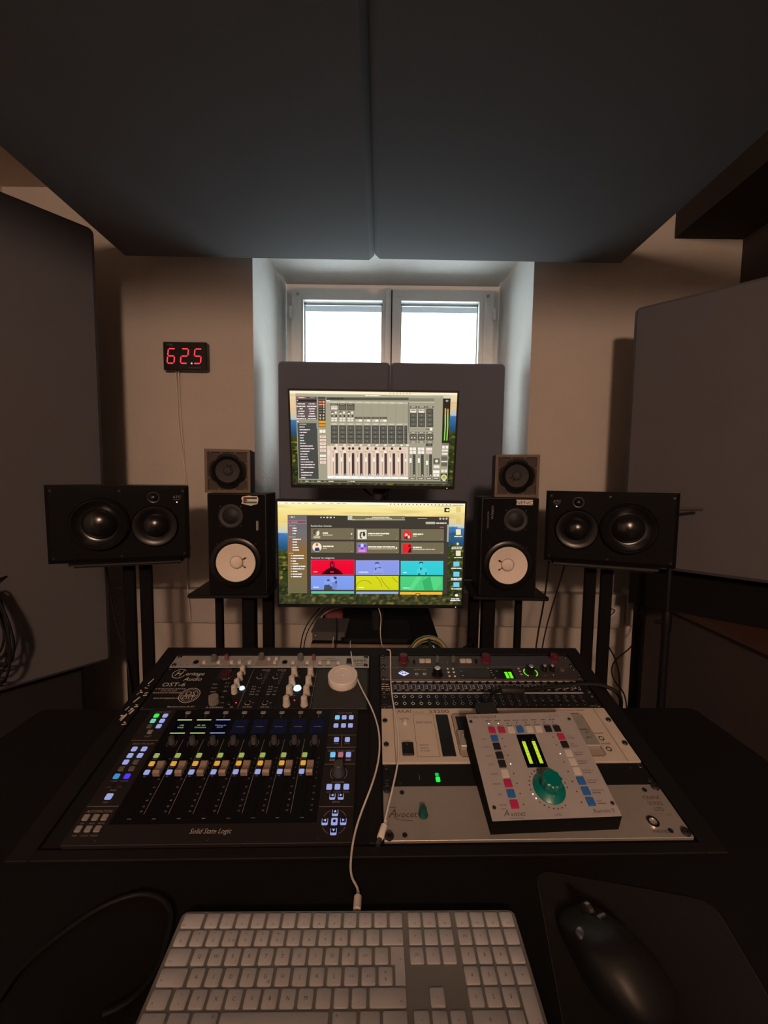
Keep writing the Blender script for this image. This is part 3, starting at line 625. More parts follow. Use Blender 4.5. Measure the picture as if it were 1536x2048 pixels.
# --- black power unit
e_gl = em('green_lamp', (30, 255, 60), 1.3)
k = Unit('power_conditioner', 'thin black power unit with a green lamp between sampler and silver panel', 'rack unit', 0, 311.5, 482.6, 355)
k.plate(0, 312, 482.6, 355, m_bplate, -.3)
k.plate(93.5, 337.5, 101, 347, e_gl, 1, -.3, 'power_lamp', r=1.2, b=.4); k.plate(93.5, 330, 100, 335.5, em('green_lamp_dim', (20, 205, 90), .9), .8, -.3, 'power_lamp', r=1, b=.4)
k.lines([(65, 333, 65, 343, .8)], m_printg, 'tick'); 
for u, v in ((7, 319), (7, 348), (475, 319), (475, 348), (455, 322), (30, 350)): k.screw(u, v, 5 if u in (7, 475) else 2, 3 if u in (7, 475) else 1)
# --- silver monitor controller rack
k = Unit('monitor_controller', 'silver monitor controller panel at the front of the right rack', 'rack unit', 0, 355.6, 482.6, 444.5)
k.plate(0, 356, 482.6, 444.5, m_alu, 1.5, -4)
for u, v in ((7, 362), (8, 438), (475, 361), (474, 437)): k.screw(u, v, 7, 5, 1.5)
for u, v in ((32, 367), (32, 436), (453, 366), (452, 434)): k.screw(u, v, 4, .8, 1.5)
m_avo = mat('logo_brown', (.075, .045, .04), .6)
k.txt([('A', 14, 402, 20, dict(shear=.35)), ('vocet', 37, 404, 15, dict(shear=.2))], m_avo, 'maker_lettering', 1.9); k.lines([(8, 393, 20, 393, 1), (22, 413, 46, 415, .9), (16, 408, 22, 413, .9)], m_avo, 'logo_flourish', 1.9)
k.knob(64, 405, 7, 15, mat('dark_teal_knob', (.005, .06, .05), .35), 1.5, skirt=8, taper=.7)
[k.txt([it], m_avo, 'panel_print', 1.9) for it in (('CRANE', 456, 380, 9), ('SONG', 456, 390, 9), ('LTD', 456, 400, 9), ('PHONES', 436, 435, 7))]; k.txt([('D. Hill', 461, 409, 7, dict(shear=.3))], m_printg, 'signature', 1.9)
k.jack(432, 421, 9, m_chrome, 4)

# --- desktop level remote lying on the rack
RM = RACK @ Matrix.Translation((.165, -.437, .0015)) @ Matrix.Rotation(math.radians(1.6), 4, 'Z')
k = Unit('level_remote', 'wedge shaped silver level remote with green knob and coloured buttons', 'remote', 0, 0, 0, 0, M=RM)
RW, RL = .205, .182; H0, H1 = .0300, .060; sl = math.atan2(H1-H0, RL*math.cos(math.atan2(H1-H0, RL)))
dy = math.sqrt(RL*RL-(H1-H0)**2)
b = MB(); b.add([(0, 0, 0), (RW, 0, 0), (RW, dy, 0), (0, dy, 0), (0, 0, H0-.002), (RW, 0, H0-.002), (RW, dy, H1-.002), (0, dy, H1-.002)], [(0, 3, 2, 1), (4, 5, 6, 7), (0, 1, 5, 4), (1, 2, 6, 5), (2, 3, 7, 6), (3, 0, 4, 7)]); b.build('case', m_blackm, k.e)
TOP = Matrix.Translation((0, 0, H0)) @ Matrix.Rotation(math.asin((H1-H0)/RL), 4, 'X')
top = link('top_plate', MB().rp(RW/2, RL/2, RW, RL, -.002, 0, .001, .0004).mesh('top_plate'), k.e, M=TOP); top.data.materials.append(mat('remote_plate', (.36, .35, .36), .5, .2, var=.05))
def rbtn(x, y, mt):
    o = link('button', shared(('rbutton', mt.name), lambda: MB().rp(0, 0, .0125, .0125, 0, .0022, .0008, .0005), mt), top, loc=(x/1000, y/1000, 0)); return o
for x, mt in zip((37, 55, 73, 90, 108, 125, 143, 160), (m_redbtn, m_redbtn, m_ivory, m_bluebtn, m_ivory, m_ivory, m_blkbtn, m_blkbtn)): rbtn(x+4, 147, mt)
LB = (131, 116, 100, 85, 69, 53, 37, 21)
for y, mt in zip(LB, (m_bluebtn, m_blkbtn, m_blkbtn, m_blkbtn, m_ivory, m_redbtn, m_bluebtn, m_redbtn)): rbtn(41, y, mt)
for y, mt in zip(LB, (m_redbtn, m_blkbtn, m_ivory, m_ivory, m_ivory, m_bluebtn, m_bluebtn, m_bluebtn)): rbtn(165, y, mt)
b = MB(); b.rp(101, 107.5, 36, 60, 0, .0006/.001*1, 1, 0)
MB().rp(.101, .1075, .036, .060, 0, .0008, .0005, .0002).build('meter_window', mat('display_glass', (.004, .004, .005), .15), top)
e_yg = em('yellowgreen_bar', (205, 235, 55), 1.1)
for x in (92, 110):
    for i in range(19): link('meter_segment', shared(('meter_segment',), lambda: MB().quad(-.0031, -.0008, .0031, .0008, 0), e_yg), top, loc=(x/1000, (84.6+i*2.12)/1000, .0011))
b = MB(); 
for i in range(12): b.text('-', .101, (.085+i*.0036), .004, .0011)
b.text('L', .092, .127, .004, .0011); b.text('R', .110, .127, .004, .0011); b.build('meter_scale', m_printg, top)
kx, ky = .1065, .044
kn = link('level_knob', MB().lathe([(.0255, 0), (.0255, .002), (.020, .0055), (.0145, .008), (.0145, .009), (.0142, .026), (.0125, .0275)], 48, wob=None).mesh('level_knob', 30), top, loc=(kx, ky, 0)); kn.data.materials.append(m_teal)
MB().lathe([(.0150, .009), (.0148, .0262), (.0130, .0276)], 60, wob=lambda t: 1+.06*math.cos(2*PI*t*10)).build('grip', m_teal, kn, 30)
MB().add([(-.0008, -.016, .0074), (.0008, -.016, .0074), (.0008, -.0245, .0022), (-.0008, -.0245, .0022)], [(0, 1, 2, 3)]).build('pointer', m_print, kn)
m_off = mat('unlit_led', (.04, .03, .03), .4); e_on = em('warm_white_led', (255, 240, 225), 1.4)
def rled(x, y, mt): link('led', shared(('rled', mt.name), lambda: MB().lathe([(.0012, 0), (.0009, .0006)], 8), mt), top, loc=(x/1000, y/1000, 0))
for i, x in enumerate((37, 55, 73, 90, 108, 125, 143, 160)): rled(x+2, 161, e_on if i < 2 else m_off)
for i, y in enumerate(LB): rled(56, y, e_on if i == 3 else m_off); rled(150, y, e_on if i == 2 else m_off)
for i in range(24):
    a = math.radians(-60-i*300/23); rled((kx+.031*math.cos(a))*1000, (ky+.031*math.sin(a))*1000, e_on if i in (7, 8) else m_off)
b = MB(); tx = [('Crane Song Ltd', 30, 176, 8.5), ('Remote II', 180, 8, 8.5), ('LEVEL', 105, 4.5, 4.6)]
for t, x, y, s_ in tx: MB().text(t, x/1000, y/1000, s_/1000, .0002).build('lettering', mat('charcoal_print', (.06, .05, .05), .6), top)
b = MB(); b.text('A', .024, .010, .013, .0002, shear=.35); b.text('vocet', .042, .0085, .0105, .0002, shear=.2); b.line(.018, .0155, .026, .0155, .0007, .0002); b.line(.028, .002, .05, .0015, .0006, .0002); b.build('maker_lettering', mat('charcoal_print', (.06, .05, .05), .6), top); b = MB()
for t, y in zip(('EXT', 'OUT 3', 'OUT 2', 'OUT 1', 'PHASE', 'MONO', 'DIM', 'MUTE'), LB): b.text(t, .023, y/1000, .0042, .0002)
for t, y in zip(('CUT', 'SUB', 'DIGITAL 1', 'DIGITAL 2', 'DIGITAL 3', 'ANALOG 1', 'ANALOG 2', 'AUX'), LB): b.text(t, .175, y/1000+.001, .0042, .0002, al='l'); b.greek(.175, .189, y/1000-.003, .0016, .0002)
for i, x in enumerate((37, 55, 73, 90, 108, 125, 143, 160)): b.greek((x-3)/1000, (x+8)/1000, .1665, .0022, .0002, seed=i); b.greek((x-2)/1000, (x+9)/1000, .156, .0018, .0002, seed=i+50)
for i in range(12):
    a = math.radians(-60-i*300/11); b.text('-', kx+.036*math.cos(a), ky+.036*math.sin(a), .004, .0002)
b.build('panel_print', mat('charcoal_print', (.06, .05, .05), .6), top)
MB().text('D. Hill', .168, .174, .008, .0002, shear=.35).build('signature', m_printg, top)
for x, y in ((6, 166), (196, 166), (8, 18), (199, 18)): link('screw', shared(('screw', 3, 1.8), lambda: MB().lathe([(.003, 0), (.003, .0008), (.002, .0018), (.0012, .0018), (.001, .001)], 12), m_screw, 30), top, loc=(x/1000, y/1000, 0))
# its plug and cable
pl = [rkpix(972, 1416, 35), rkpix(974, 1400, 38), rkpix(984, 1386, 36), rkpix(1000, 1380, 32), rkpix(1040, 1381, 26), rkpix(1100, 1374, 24), rkpix(1170, 1367, 30), rkpix(1210, 1370, 32), rkpix(1240, 1388, 20)]
pl += [pl[-1]+Vector((.03, .04, -.05)), pl[-1]+Vector((.05, .10, -.20))]
e = empty('remote_cable', pl[0]); tag(e, 'thick black remote cable with ferrite bead arching over the patchbays', 'cable'); Ti = Matrix.Translation(-pl[0])
MB(Ti).tube(pl, .0042, 8, smooth=3).build('cord', m_cable, e, 40)
d_ = (pl[4]-pl[3]).normalized(); MB(Ti).tube([pl[3]+d_*.002, pl[3]+d_*.006, pl[4]+d_*.002, pl[4]+d_*.008], [.007, .0085, .0085, .007], 12).build('ferrite_bead', m_rubber, e, 40)
b = MB(Ti @ Matrix.Translation(rkpix(973, 1421, 34)) @ RACK.to_3x3().to_4x4()); b.rp(0, 0, .040, .030, -.008, .008, .003, .002, 2, True); b.build('plug', m_rubber, e, 30)

# --- round white tin
P = rk(-88, 96, 0); M = RACK @ Matrix.Translation((-.088, -.094, .0008)); e = empty('round_tin', M); tag(e, 'round white lidded tin lying on the blank black panel', 'tin')
MB().lathe([(.0335, 0), (.034, .001), (.034, .014), (.033, .016)], 40).build('body', m_white, e, 30)
MB().lathe([(.0342, .0158), (.0342, .0175), (.033, .019), (.021, .0190), (.0205, .0182), (.0035, .0182), (.003, .019), (.001, .019)], 40).build('lid', m_white, e, 30)
MB().ring(0, 0, .022, .0223, .0192, 36).build('lid_ring', m_printg, e); 
b = MB(); 
for i in range(30):
    a = 2*PI*i/30; b.quad(.027*math.cos(a)-.0008, .027*math.sin(a)-.0008, .027*math.cos(a)+.0008, .027*math.sin(a)+.0004, .0192)
b.build('lid_print', mat('faint_print', (.40, .36, .34), .6), e)

# --- two white cables
def white_cable(pts, label, plug_from, plug_to, tip):
    e = empty('charging_cable', pts[0]); tag(e, label, 'cable'); Ti = Matrix.Translation(-Vector(pts[0]))
    MB(Ti).tube(pts, .0017, 8, smooth=3).build('cord', m_wcable, e, 60)
    a, c = Vector(plug_from), Vector(plug_to); d = (c-a)
    MB(Ti).tube([a-d*.35, a], [.0022, .0026], 8).build('strain_relief', m_wcable, e, 40)
    MB(Ti).tube([a, a+d*.04, a+d*.96, c], [.0042, .0052, .0052, .0045], 12).build('plug', m_white, e, 40)
    if tip: MB(Ti).tube([c, c+d*.5], .0036, 12).build('metal_tip', m_steel, e, 40)
kbk = Matrix.Translation((-.2466219, .4792664, CZ-.5457734)) @ Matrix.Rotation(math.radians(.96062), 4, 'Z') @ Matrix.Rotation(math.radians(2.8), 4, 'X')
pp = [at(701, 1282, 1.25), at(700, 1287, 1.12), rkpix(702, 1305, 8), rkpix(707, 1340, 5), rkpix(722, 1376, 4), rkpix(742, 1412, 6), rkpix(756, 1450, 8), rkpix(760, 1485, 9), rkpix(757, 1525, 9), rkpix(744, 1570, 8), rkpix(726, 1615, 6), rkpix(712, 1655, 5), rkpix(703, 1700, 6)]
end = kbk @ Vector((.2185, .004, -.005)); st = end+Vector((0, .017, .001))
pp += [atz(700, 1750, .754), st+Vector((0, .010, .0005)), st]
white_cable(pp, 'white cable running down from the screens and plugged into the keyboard', st, end, False)
pp = [at(757, 1215, 1.36), at(763, 1235, 1.32), at(760, 1262, 1.27), at(763, 1290, 1.18), at(768, 1297, 1.09), rkpix(776, 1300, 12), rkpix(781, 1300, 10), rkpix(781, 1320, 6), rkpix(781, 1360, 5), rkpix(785, 1400, 5), rkpix(793, 1440, 7), rkpix(798, 1480, 8), rkpix(797, 1520, 10), rkpix(788, 1565, 12), rkpix(777, 1610, 9), rkpix(769, 1645, 6)]
white_cable(pp, 'white cable with loose metal tipped plug hanging over the silver panel', rkpix(769, 1650, 6), rkpix(760, 1677, 6), True)

# ------------------------------------------------------------------ keyboard
K = empty('computer_keyboard', kbk); tag(K, 'silver full size keyboard with white keys at the front of the desk', 'keyboard')
m_kal = mat('keyboard_aluminium', (.30, .29, .28), .4, .5, var=.04); m_key = mat('white_key', (.46, .49, .54), .5, 0, var=.03, vscale=80)
m_leg = mat('key_legend', (.085, .08, .08), .6)
b = MB(); W_, D_ = .4187, .1149; rr = .007
poly = []
for qx, qy, a0 in ((1, -1, -90), (1, 1, 0), (-1, 1, 90), (-1, -1, 180)):
    for i in range(4):
        t = math.radians(a0+30*i); poly.append((W_/2+qx*(W_/2-rr)+rr*math.cos(t), -D_/2+qy*(D_/2-rr)+rr*math.sin(t)))
b.rings([[(x, y, -.0105-.052*y-.0+(-.0)) for x, y in poly], [(x, y, -.0008) for x, y in poly], [(W_/2+(x-W_/2)*.9976, -D_/2+(y+D_/2)*.991, 0) for x, y in poly]]); b.build('body', m_kal, K, 40)
b = MB(); rr0 = [(3.8, 19.7), (22.4, 38.4), (41, 57.1), (59.8, 76), (78.4, 94.7), (97.4, 112.6)]
def key(x0, x1, r, leg=(), r1=None):
    v0, v1 = rr0[r][0], rr0[r if r1 is None else r1][1]; w_, d_ = (x1-x0)/1000, (v1-v0)/1000; cx, cy = (x0+x1)/2000, -(v0+v1)/2000
    me = shared(('key', round(w_, 4), round(d_, 4)), lambda: MB().rp(0, 0, w_, d_, 0, .0017, .0016, .0005, 2), m_key, 50)
    o = link('key', me, K, loc=(cx, cy, .0002)); legend(o, leg); return o
def legend(o, leg):
    if leg:
        b = MB()
        for t, x, y, s_ in leg: b.text(t, x/1000, y/1000, s_/1000, .00175)
        link('legend', b.mesh('legend'), o).data.materials.append(m_leg)
ky_ = 15.6
key(4.7, 29.2, 0, [('esc', -8.5, -5, 2.8)])
for i in range(12): key(33.1+18.87*i, 48.7+18.87*i, 0, [('*', 0, 2.6, 4) if i not in (4, 5) else (' ', 0, 0, 1), ('F%d' % (i+1), 0, -4.6, 2.6)])
key(259.6, 275.4, 0, [('^', 0, 0, 3.5)])
for i, u in enumerate((282.5, 301, 319.8)):
    key(u, u+15.7, 0, [('F%d' % (13+i), 0, -4.6, 2.6)])
for i, u in enumerate((342, 360.8, 379.5, 398.4)): key(u, u+15.7, 0, [('F%d' % (16+i), 0, -4.6, 2.6)])
for i, (a, c) in enumerate(zip('\u00a71234567890\'^', '\u00b0+"*\u00e7%&/()=?~')):
    key(4.6+18.9*i, 20.2+18.9*i, 1, [(c, 0, 4, 3.6), (a, 0, -2.8, 4.2)]+([('#', 5, -2.8, 3.6)] if a == '3' else []))
key(250.4, 275.4, 1, [('<', 8.5, -4, 4)])
for i, t in enumerate(('>', '^', '^')): key((282.4, 301, 319.8)[i], (282.4, 301, 319.8)[i]+15.7, 1, [(t, 0, .5, 4)])
for i, t in enumerate('=*/*'): key((342, 360.8, 379.5, 398.4)[i], (342, 360.8, 379.5, 398.4)[i]+15.7, 1, [('[X]' if i == 0 else ('=', '/', '*')[i-1], 0, .5, 3.8)])
key(4.6, 29.3, 2, [('>|', -7.5, -4.5, 3.4)])
for i, t in enumerate(('Q', 'W', 'E', 'R', 'T', 'Z', 'U', 'I', 'O', 'P', '\u00e8 \u00fc', '!')):
    key(33.3+18.94*i, 48.8+18.94*i, 2, [(t, 0, 0, 5.2) if len(t) == 1 and t != '!' else ((t, 0, 0, 3.8) if t != '!' else ('!', 0, 3, 3.8))]+([('\u20ac' if False else 'c', 4.5, -4.5, 3)] if t == 'E' else [])+([('"', 0, -4.5, 3.4)] if t == '!' else []))
for i, t in enumerate(('[X]', '|', '|')): key((282.4, 301, 319.8)[i], (282.4, 301, 319.8)[i]+15.7, 2, [(t, 0, .5, 4)])
for i, t in enumerate('789-'): key((342, 360.8, 379.5, 398.4)[i], (342, 360.8, 379.5, 398.4)[i]+15.7, 2, [(t, 0, 0, 5)])
# return key
o = link('key', MB().prism([(.2602, -.0571), (.2646, -.0571), (.2646, -.0760), (.2754, -.0760), (.2754, -.041), (.2602, -.041)], 0, .0017).mesh('key'), K, loc=(0, 0, .0002)); o.data.materials.append(m_key)
link('legend', MB().text('<-', .2715, -.053, .0036, .00175).mesh('legend'), o).data.materials.append(m_leg)
key(4.7, 33.8, 3, [('.', -12, 5, 5), ('^', -10.5, -3.5, 4.5)])
for i, t in enumerate(('A', 'S', 'D', 'F', 'G', 'H', 'J', 'K', 'L', '\u00e9 \u00f6', '\u00e0 \u00e4', '$')):
    key(37.8+18.93*i, 53.2+18.93*i, 3, [(t, 0, 0, 5.2) if len(t) == 1 and t != '$' else ((t, 0, 0, 3.8) if t != '$' else ('$', 0, -3, 4))]+([('@', 4.5, -4.5, 3)] if t == 'G' else [])+([('\u00a3', 0, 3.5, 4)] if t == '$' else []))
for i, t in enumerate('456+'): key((342, 360.8, 379.5, 398.4)[i], (342, 360.8, 379.5, 398.4)[i]+15.7, 3, [(t, 0, 0, 5)])
key(4.8, 24.5, 4, [('^', -5.5, -4, 4.5)])
for i, t in enumerate('<YXCVBNM,.-'):
    two = {'<': '>', ',': ';', '.': ':', '-': '_'}.get(t)
    key(28.7+18.88*i, 44.3+18.88*i, 4, [(t, 0, -3.8 if two else 0, 3.8 if two else 5.2)]+([(two, 0, 3.5, 3.8)] if two else []))
key(236.4, 275.4, 4, [('^', 14, -4, 4.5)]); key(301, 316.6, 4, [('^', 0, -.5, 3.5)])
for i, t in enumerate('123'): key((342, 360.8, 379.5)[i], (342, 360.8, 379.5)[i]+15.7, 4, [(t, 0, 0, 5.2)])
key(398.6, 414.3, 4, [('=', 3.5, -13.5, 3.6)], 5)
for x0, x1, lg in ((3.9, 28.4, [('^', 0, 4.5, 3)]), (31.9, 52.4, [('~', 6, 4.5, 3)]), (56, 81.3, [('#', 8, 4.5, 3.6)]), (84.2, 194.1, ()), (198.4, 223.4, [('#', -8, 4.5, 3.6)]), (226.8, 247.3, [('~', -6, 4.5, 3)]), (250.5, 275.4, [('^', 8, 4.5, 3)]), (282.4, 298, [('<', 0, 0, 3.6)]), (301.1, 316.8, [('_', 0, 0, 3.6)]), (320, 335.7, [('>', 0, 0, 3.6)]), (342.8, 377.8, [('0', 0, 0, 5.2)]), (380.8, 396.4, [(',', 0, 2, 4), ('.', 0, -4, 4)])): key(x0, x1, 5, lg)

# ------------------------------------------------------------------ mouse and mat
MP = Matrix.Translation((.2243, .5514, .7502)) @ Matrix.Rotation(math.radians(-11), 4, 'Z'); e = empty('mouse_mat', MP); tag(e, 'dark grey mouse mat with rounded corners on the desk', 'mouse mat')
MB().rp(.112, -.135, .224, .27, 0, .0022, .022, .0006, 6).build('pad', mat('mat_fabric', (.014, .0135, .015), .9, var=.06, vscale=400, bump=.2, bscale=1500, spec=.15), e, 30)
MB().rp(.112, -.135, .2255, .2715, -.0001, .0014, .0227, 0, 6).build('stitched_edge', mat('edge_grey', (.045, .045, .05), .7), e)
MO = Matrix.Translation((.271, .437, .7525)) @ Matrix.Rotation(math.radians(20), 4, 'Z'); e = empty('computer_mouse', MO); tag(e, 'black ergonomic mouse on the dark mat', 'mouse')
m_mouse = mat('mouse_shell', (.009, .0105, .012), .45, var=.06, spec=.35)
def shell(ins, z0, zk):
    R = []; n = 36
    outl = [(0, .064), (.020, .062), (.031, .050), (.034, .025), (.036, -.005), (.039, -.030), (.034, -.052), (.018, -.063), (0, -.065), (-.020, -.062), (-.034, -.050), (-.044, -.028), (-.046, -.005), (-.040, .020), (-.034, .045), (-.022, .060)]
    N_ = len(outl); pts = []
    for i in range(n):                              # closed Catmull-Rom through the outline
        f = i/n*N_; a = int(f); t = f-a; p0, p1, p2, p3 = [Vector(outl[(a+j-1) % N_]) for j in range(4)]
        pts.append(.5*((2*p1)+(p2-p0)*t+(2*p0-5*p1+4*p2-p3)*t*t+(3*p1-p0-3*p2+p3)*t**3))
    for q_ in range(10):
        s_ = 1-(q_/9)**2.6*.97
        ring = []
        for p in pts:
            x, y = p.x*s_*ins, p.y*(1-(1-s_)*.9)*ins
            top = .050*math.exp(-((y+.012)/.062)**2)*(1-.25*max(0, x/.04))
            z = z0+(top*zk)*(math.sin(q_/9*PI/2))**.8
            ring.append((x-.006*(q_/9)*1, y-.004*q_/9, z))
        R.append(ring)
    return R
MB().rings(shell(1, 0, 1)).build('shell', m_mouse, e, 60)
b = MB(); b.rings([[(.0405*math.cos(t)*.9, .058*math.sin(t), z) for t in [2*PI*i/24 for i in range(24)]] for z in (0, .0015)]); b.build('base', m_black, e)
b = MB(); b.lathe([(.0062, -.0035), (.0085, -.0028), (.0085, .0028), (.0062, .0035)], 24, M=Matrix.Translation((.001, .037, .0245)) @ Matrix.Rotation(PI/2, 4, 'Y')); b.build('scroll_wheel', m_steel, e, 40)
b = MB(); b.lathe([(.006, -.007), (.0065, -.006), (.0065, .006), (.006, .007)], 16, M=Matrix.Translation((-.032, .012, .030)) @ Matrix.Rotation(PI/2, 4, 'X')); b.build('thumb_wheel', m_metalgrey, e, 40)
MB().rp(0, 0, .012, .005, 0, .002, .002, .0005, 2, M=Matrix.Translation((.002, .018, .0365)) @ Matrix.Rotation(-.35, 4, 'X')).build('mode_button', m_metalgrey, e)

# ------------------------------------------------------------------ speakers
m_cabblk = mat('black_veneer', (.007, .0065, .0075), .5, var=.2, vscale=25, bump=.05)
m_cone_w = mat('white_paper_cone', (.80, .73, .66), .85, var=.05, vscale=70, bump=.1, bscale=400)
m_surr = mat('black_surround', (.006, .006, .007), .5, var=.1, spec=.25)
m_grille = mat('grey_grille', (.020, .020, .022), .6, .1, var=.2, vscale=600)
def T2(x, z): return FACE_AT(x, z)
def FACE_AT(x, z, y=0): return Matrix.Translation((x, y, z)) @ FACE
def two_way(name, lab, loc, rz, sgn):
    e = empty(name, pose(loc, rz)); tag(e, lab, 'speaker', 'white coned nearfield speakers')
    MB().rp(0, .1, .215, .198, 0, .382, .004, .003, 2, True).build('cabinet', m_cabblk, e, 30)
    b = MB(); b.rp(0, .191, .206, .373, 0, .0015, .003, .0006, M=FACE); b.build('baffle', m_blackm, e)
    wx, wz = (-.003, .124); tx, tz = (-.022*sgn, .297)
    fr = MB().lathe([(.094, -.0100), (.094, .004), (.088, .0065), (.078, .0065), (.077, .002)], 48, M=FACE_AT(wx, wz, -.0115), cap1=False).build('woofer_frame', m_gloss, e, 30)
    MB().lathe([(.0785, .003), (.0755, .0085), (.0715, .004)], 48, M=FACE_AT(wx, wz, -.0115), cap0=False, cap1=False).build('surround', m_surr, e, 60)
    co = MB().lathe([(.0718, .0042), (.060, -.004+.006), (.040, -.006+.002), (.0235, -.0095)], 48, M=FACE_AT(wx, wz, -.0115), cap0=False, cap1=False).build('woofer_cone', m_cone_w, e, 60)
    MB().lathe([(.0235, -.0095), (.0225, -.0035), (.018, -.0005), (.010, .0018), (.002, .0025)], 32, M=FACE_AT(wx, wz, -.0115)).build('dust_cap', m_cone_w, e, 60)
    MB().ring(wx, wz, .0228, .0245, .0055, 32, M=FACE).build('cap_glue_ring', mat('glue_brown', (.10, .06, .04), .5), e)
    for a in (28, -28):
        t = math.radians(a if sgn > 0 else 180-a); c_, s_ = math.cos(t), math.sin(t)
        b = MB(); b.tube([(.024*c_, .024*s_, -.006), (.030*c_, .030*s_, .001), (.038*c_, .038*s_, .003)], [.0012, .0014, .002], 6, M=FACE_AT(wx, wz, -.0115)); b.tube([(.034*c_, .034*s_, .002), (.040*c_, .040*s_, .003)], .0026, 6, M=FACE_AT(wx, wz, -.0115)); b.build('lead_wire', m_black, co)
    MB().lathe([(.045, .0015), (.045, .004), (.040, .006), (.030, .0045), (.029, .002)], 40, M=FACE_AT(tx, tz), cap1=False).build('tweeter_ring', m_grille, e, 30)
    MB().lathe([(.029, .002), (.022, .003), (.014, .005), (.004, .0065)], 32, M=FACE_AT(tx, tz), cap0=False).build('tweeter_dome', m_surr, e, 60)
    MB().ring(tx, tz, .011, .0125, .0075, 24, M=FACE).build('tweeter_guard', m_grille, e)
    for cx, cz, r in ((wx, wz, .076), (tx, tz, .040)):
        for q in (45, 135, 225, 315):
            t = math.radians(q); link('screw', shared(('sscrew',), lambda: MB(FACE).lathe([(.0032, .0015), (.0028, .0032), (.001, .0034)], 8), m_screw), e, loc=(cx+r*1.32*math.cos(t), 0, cz+r*1.28*math.sin(t)))
    if sgn > 0:
        b = MB(FACE); b.rp(.074, .262, .009, .036, .0015, .003, .002, .0005); b.build('badge', m_printg, e)
        # die-cut flag sticker
        poly = [(-.031, -.012), (-.027, -.004), (-.031, .006), (-.028, .013), (-.012, .016), (-.004, .018), (.012, .015), (.026, .016), (.031, .008), (.030, -.004), (.027, -.014), (.012, -.017), (.004, -.021), (-.006, -.018), (-.020, -.015)]
        S = Matrix.Translation((.048, 0, .357)) @ FACE
        st = MB().prism(poly, .0016, .002, S).build('sticker', m_white, e, label='white edged flag sticker')
        for y0, y1, mt in ((.0048, .0115, m_printk), (-.0115, -.0048, mat('sticker_green', (.03, .12, .04), .6))): MB().quad(-.021, y0, .026, y1, .0022, S).build('stripe', mt, st)
        MB().add([(-.024, -.012, .0024), (-.008, 0, .0024), (-.024, .012, .0024)], [(0, 1, 2)], S).build('triangle', mat('sticker_red', (.22, .02, .03), .6), st)
    else:
        st = MB(FACE).rp(.052, .365, .062, .020, .0016, .002, .001, 0).build('sticker', m_white, e, label='white lettered sticker')
        MB(FACE).text('NFNC', .052, .3645, .020, .0022, wx=1.2).build('lettering', m_printk, st)
        b = MB(FACE); b.text('YAMAHA', -.066, .325, .013, .0018, rot=-PI/2); b.text('NS-10M STUDIO', -.082, .295, .009, .0018, rot=-PI/2); b.build('badge', m_printg, e)
    return e
two_way('nearfield_speaker', 'black speaker with white cone and flag sticker left of the screens', (-.5478, 1.53, .8685), 5, 1)
two_way('nearfield_speaker', 'black speaker with white cone and lettered sticker right of the screens', (.4802, 1.565, .8640), -4, -1)

m_wal = mat('dark_walnut', (.055, .030, .023), .5, var=.3, vscale=18, bump=.05); m_edge = mat('raw_edge', (.10, .068, .045), .6, var=.15); m_baf = mat('brown_baffle', (.032, .019, .016), .7, var=.15)
m_cone_g = mat('grey_paper_cone', (.030, .029, .030), .75, var=.15, vscale=50, bump=.15)
def cube(lab, loc, rz, mir):
    e = empty('cube_speaker', pose(loc, rz)); tag(e, lab, 'speaker', 'small wooden cube speakers'); S = .165; h = S/2
    b = MB()
    for x0, x1, z0, z1 in ((-h, -h+.011, 0, S), (h-.011, h, 0, S), (-h+.011, h-.011, 0, .011), (-h+.011, h-.011, S-.011, S)): b.box(x0, x1, .002, .155, z0, z1)
    b.box(-h, h, .150, .155, 0, S); b.build('cabinet', m_wal, e)
    b = MB()
    for x0, x1, z0, z1 in ((-h, -h+.009, 0, S), (h-.009, h, 0, S), (-h+.009, h-.009, 0, .009), (-h+.009, h-.009, S-.009, S)): b.box(x0, x1, 0, .0025, z0, z1)
    b.build('front_edging', m_edge, e)
    b = MB(); b.box(-h+.011, h-.011, .009, .020, .011, S-.011); b.build('baffle', m_baf, e)
    F = FACE_AT(0, S/2, .0005)
    MB().lathe([(.066, -.0085), (.066, .000), (.056, .004), (.055, .0015)], 64, M=F, cap1=False, wob=lambda t: 1-.10*max(0, math.cos(4*2*PI*t+PI))**4).build('driver_frame', m_surr, e, 40)
    MB().lathe([(.0555, .002), (.052, .0055), (.0475, .002), (.0455, .004), (.044, .001)], 48, M=F, cap0=False, cap1=False).build('surround', m_surr, e, 60)
    co = MB().lathe([(.044, .001), (.030, -.004), (.0175, -.0075)], 48, M=F, cap0=False, cap1=False).build('cone', m_cone_g, e, 60)
    MB().lathe([(.0178, -.0072), (.017, -.0045), (.011, -.001), (.002, .0005)], 32, M=F).build('dust_cap', m_cone_g, e, 60)
    for a in ((200, 235) if mir else (60, 95)):
        t = math.radians(a); MB().tube([(.018*math.cos(t), .018*math.sin(t), -.005), (.026*math.cos(t), .026*math.sin(t), -.001)], .0013, 6, M=F).build('lead_wire', m_black, co)
    for i, (x, z) in enumerate([(sx*.0, zz) for sx in (1,) for zz in ()]+[(-.032, .0135), (.024, .0135), (.062, .0135), (-.062, S-.0135), (-.022, S-.0135), (.028, S-.0135), (-h+.0135, .055), (-h+.0135, .115), (h-.0135, .050), (h-.0135, .112)]):
        link('grille_clip', shared(('grille_clip',), lambda: MB().box(-.004, .004, .0035, .009, -.002, .002), m_edge), e, loc=(x, 0, z))
cube('walnut cube speaker standing on the left white coned speaker', (-.597, 1.575, .8685+.3825), 11, False)
cube('walnut cube speaker standing on the right white coned speaker', (.5142, 1.605, .8640+.3825), -10, True)

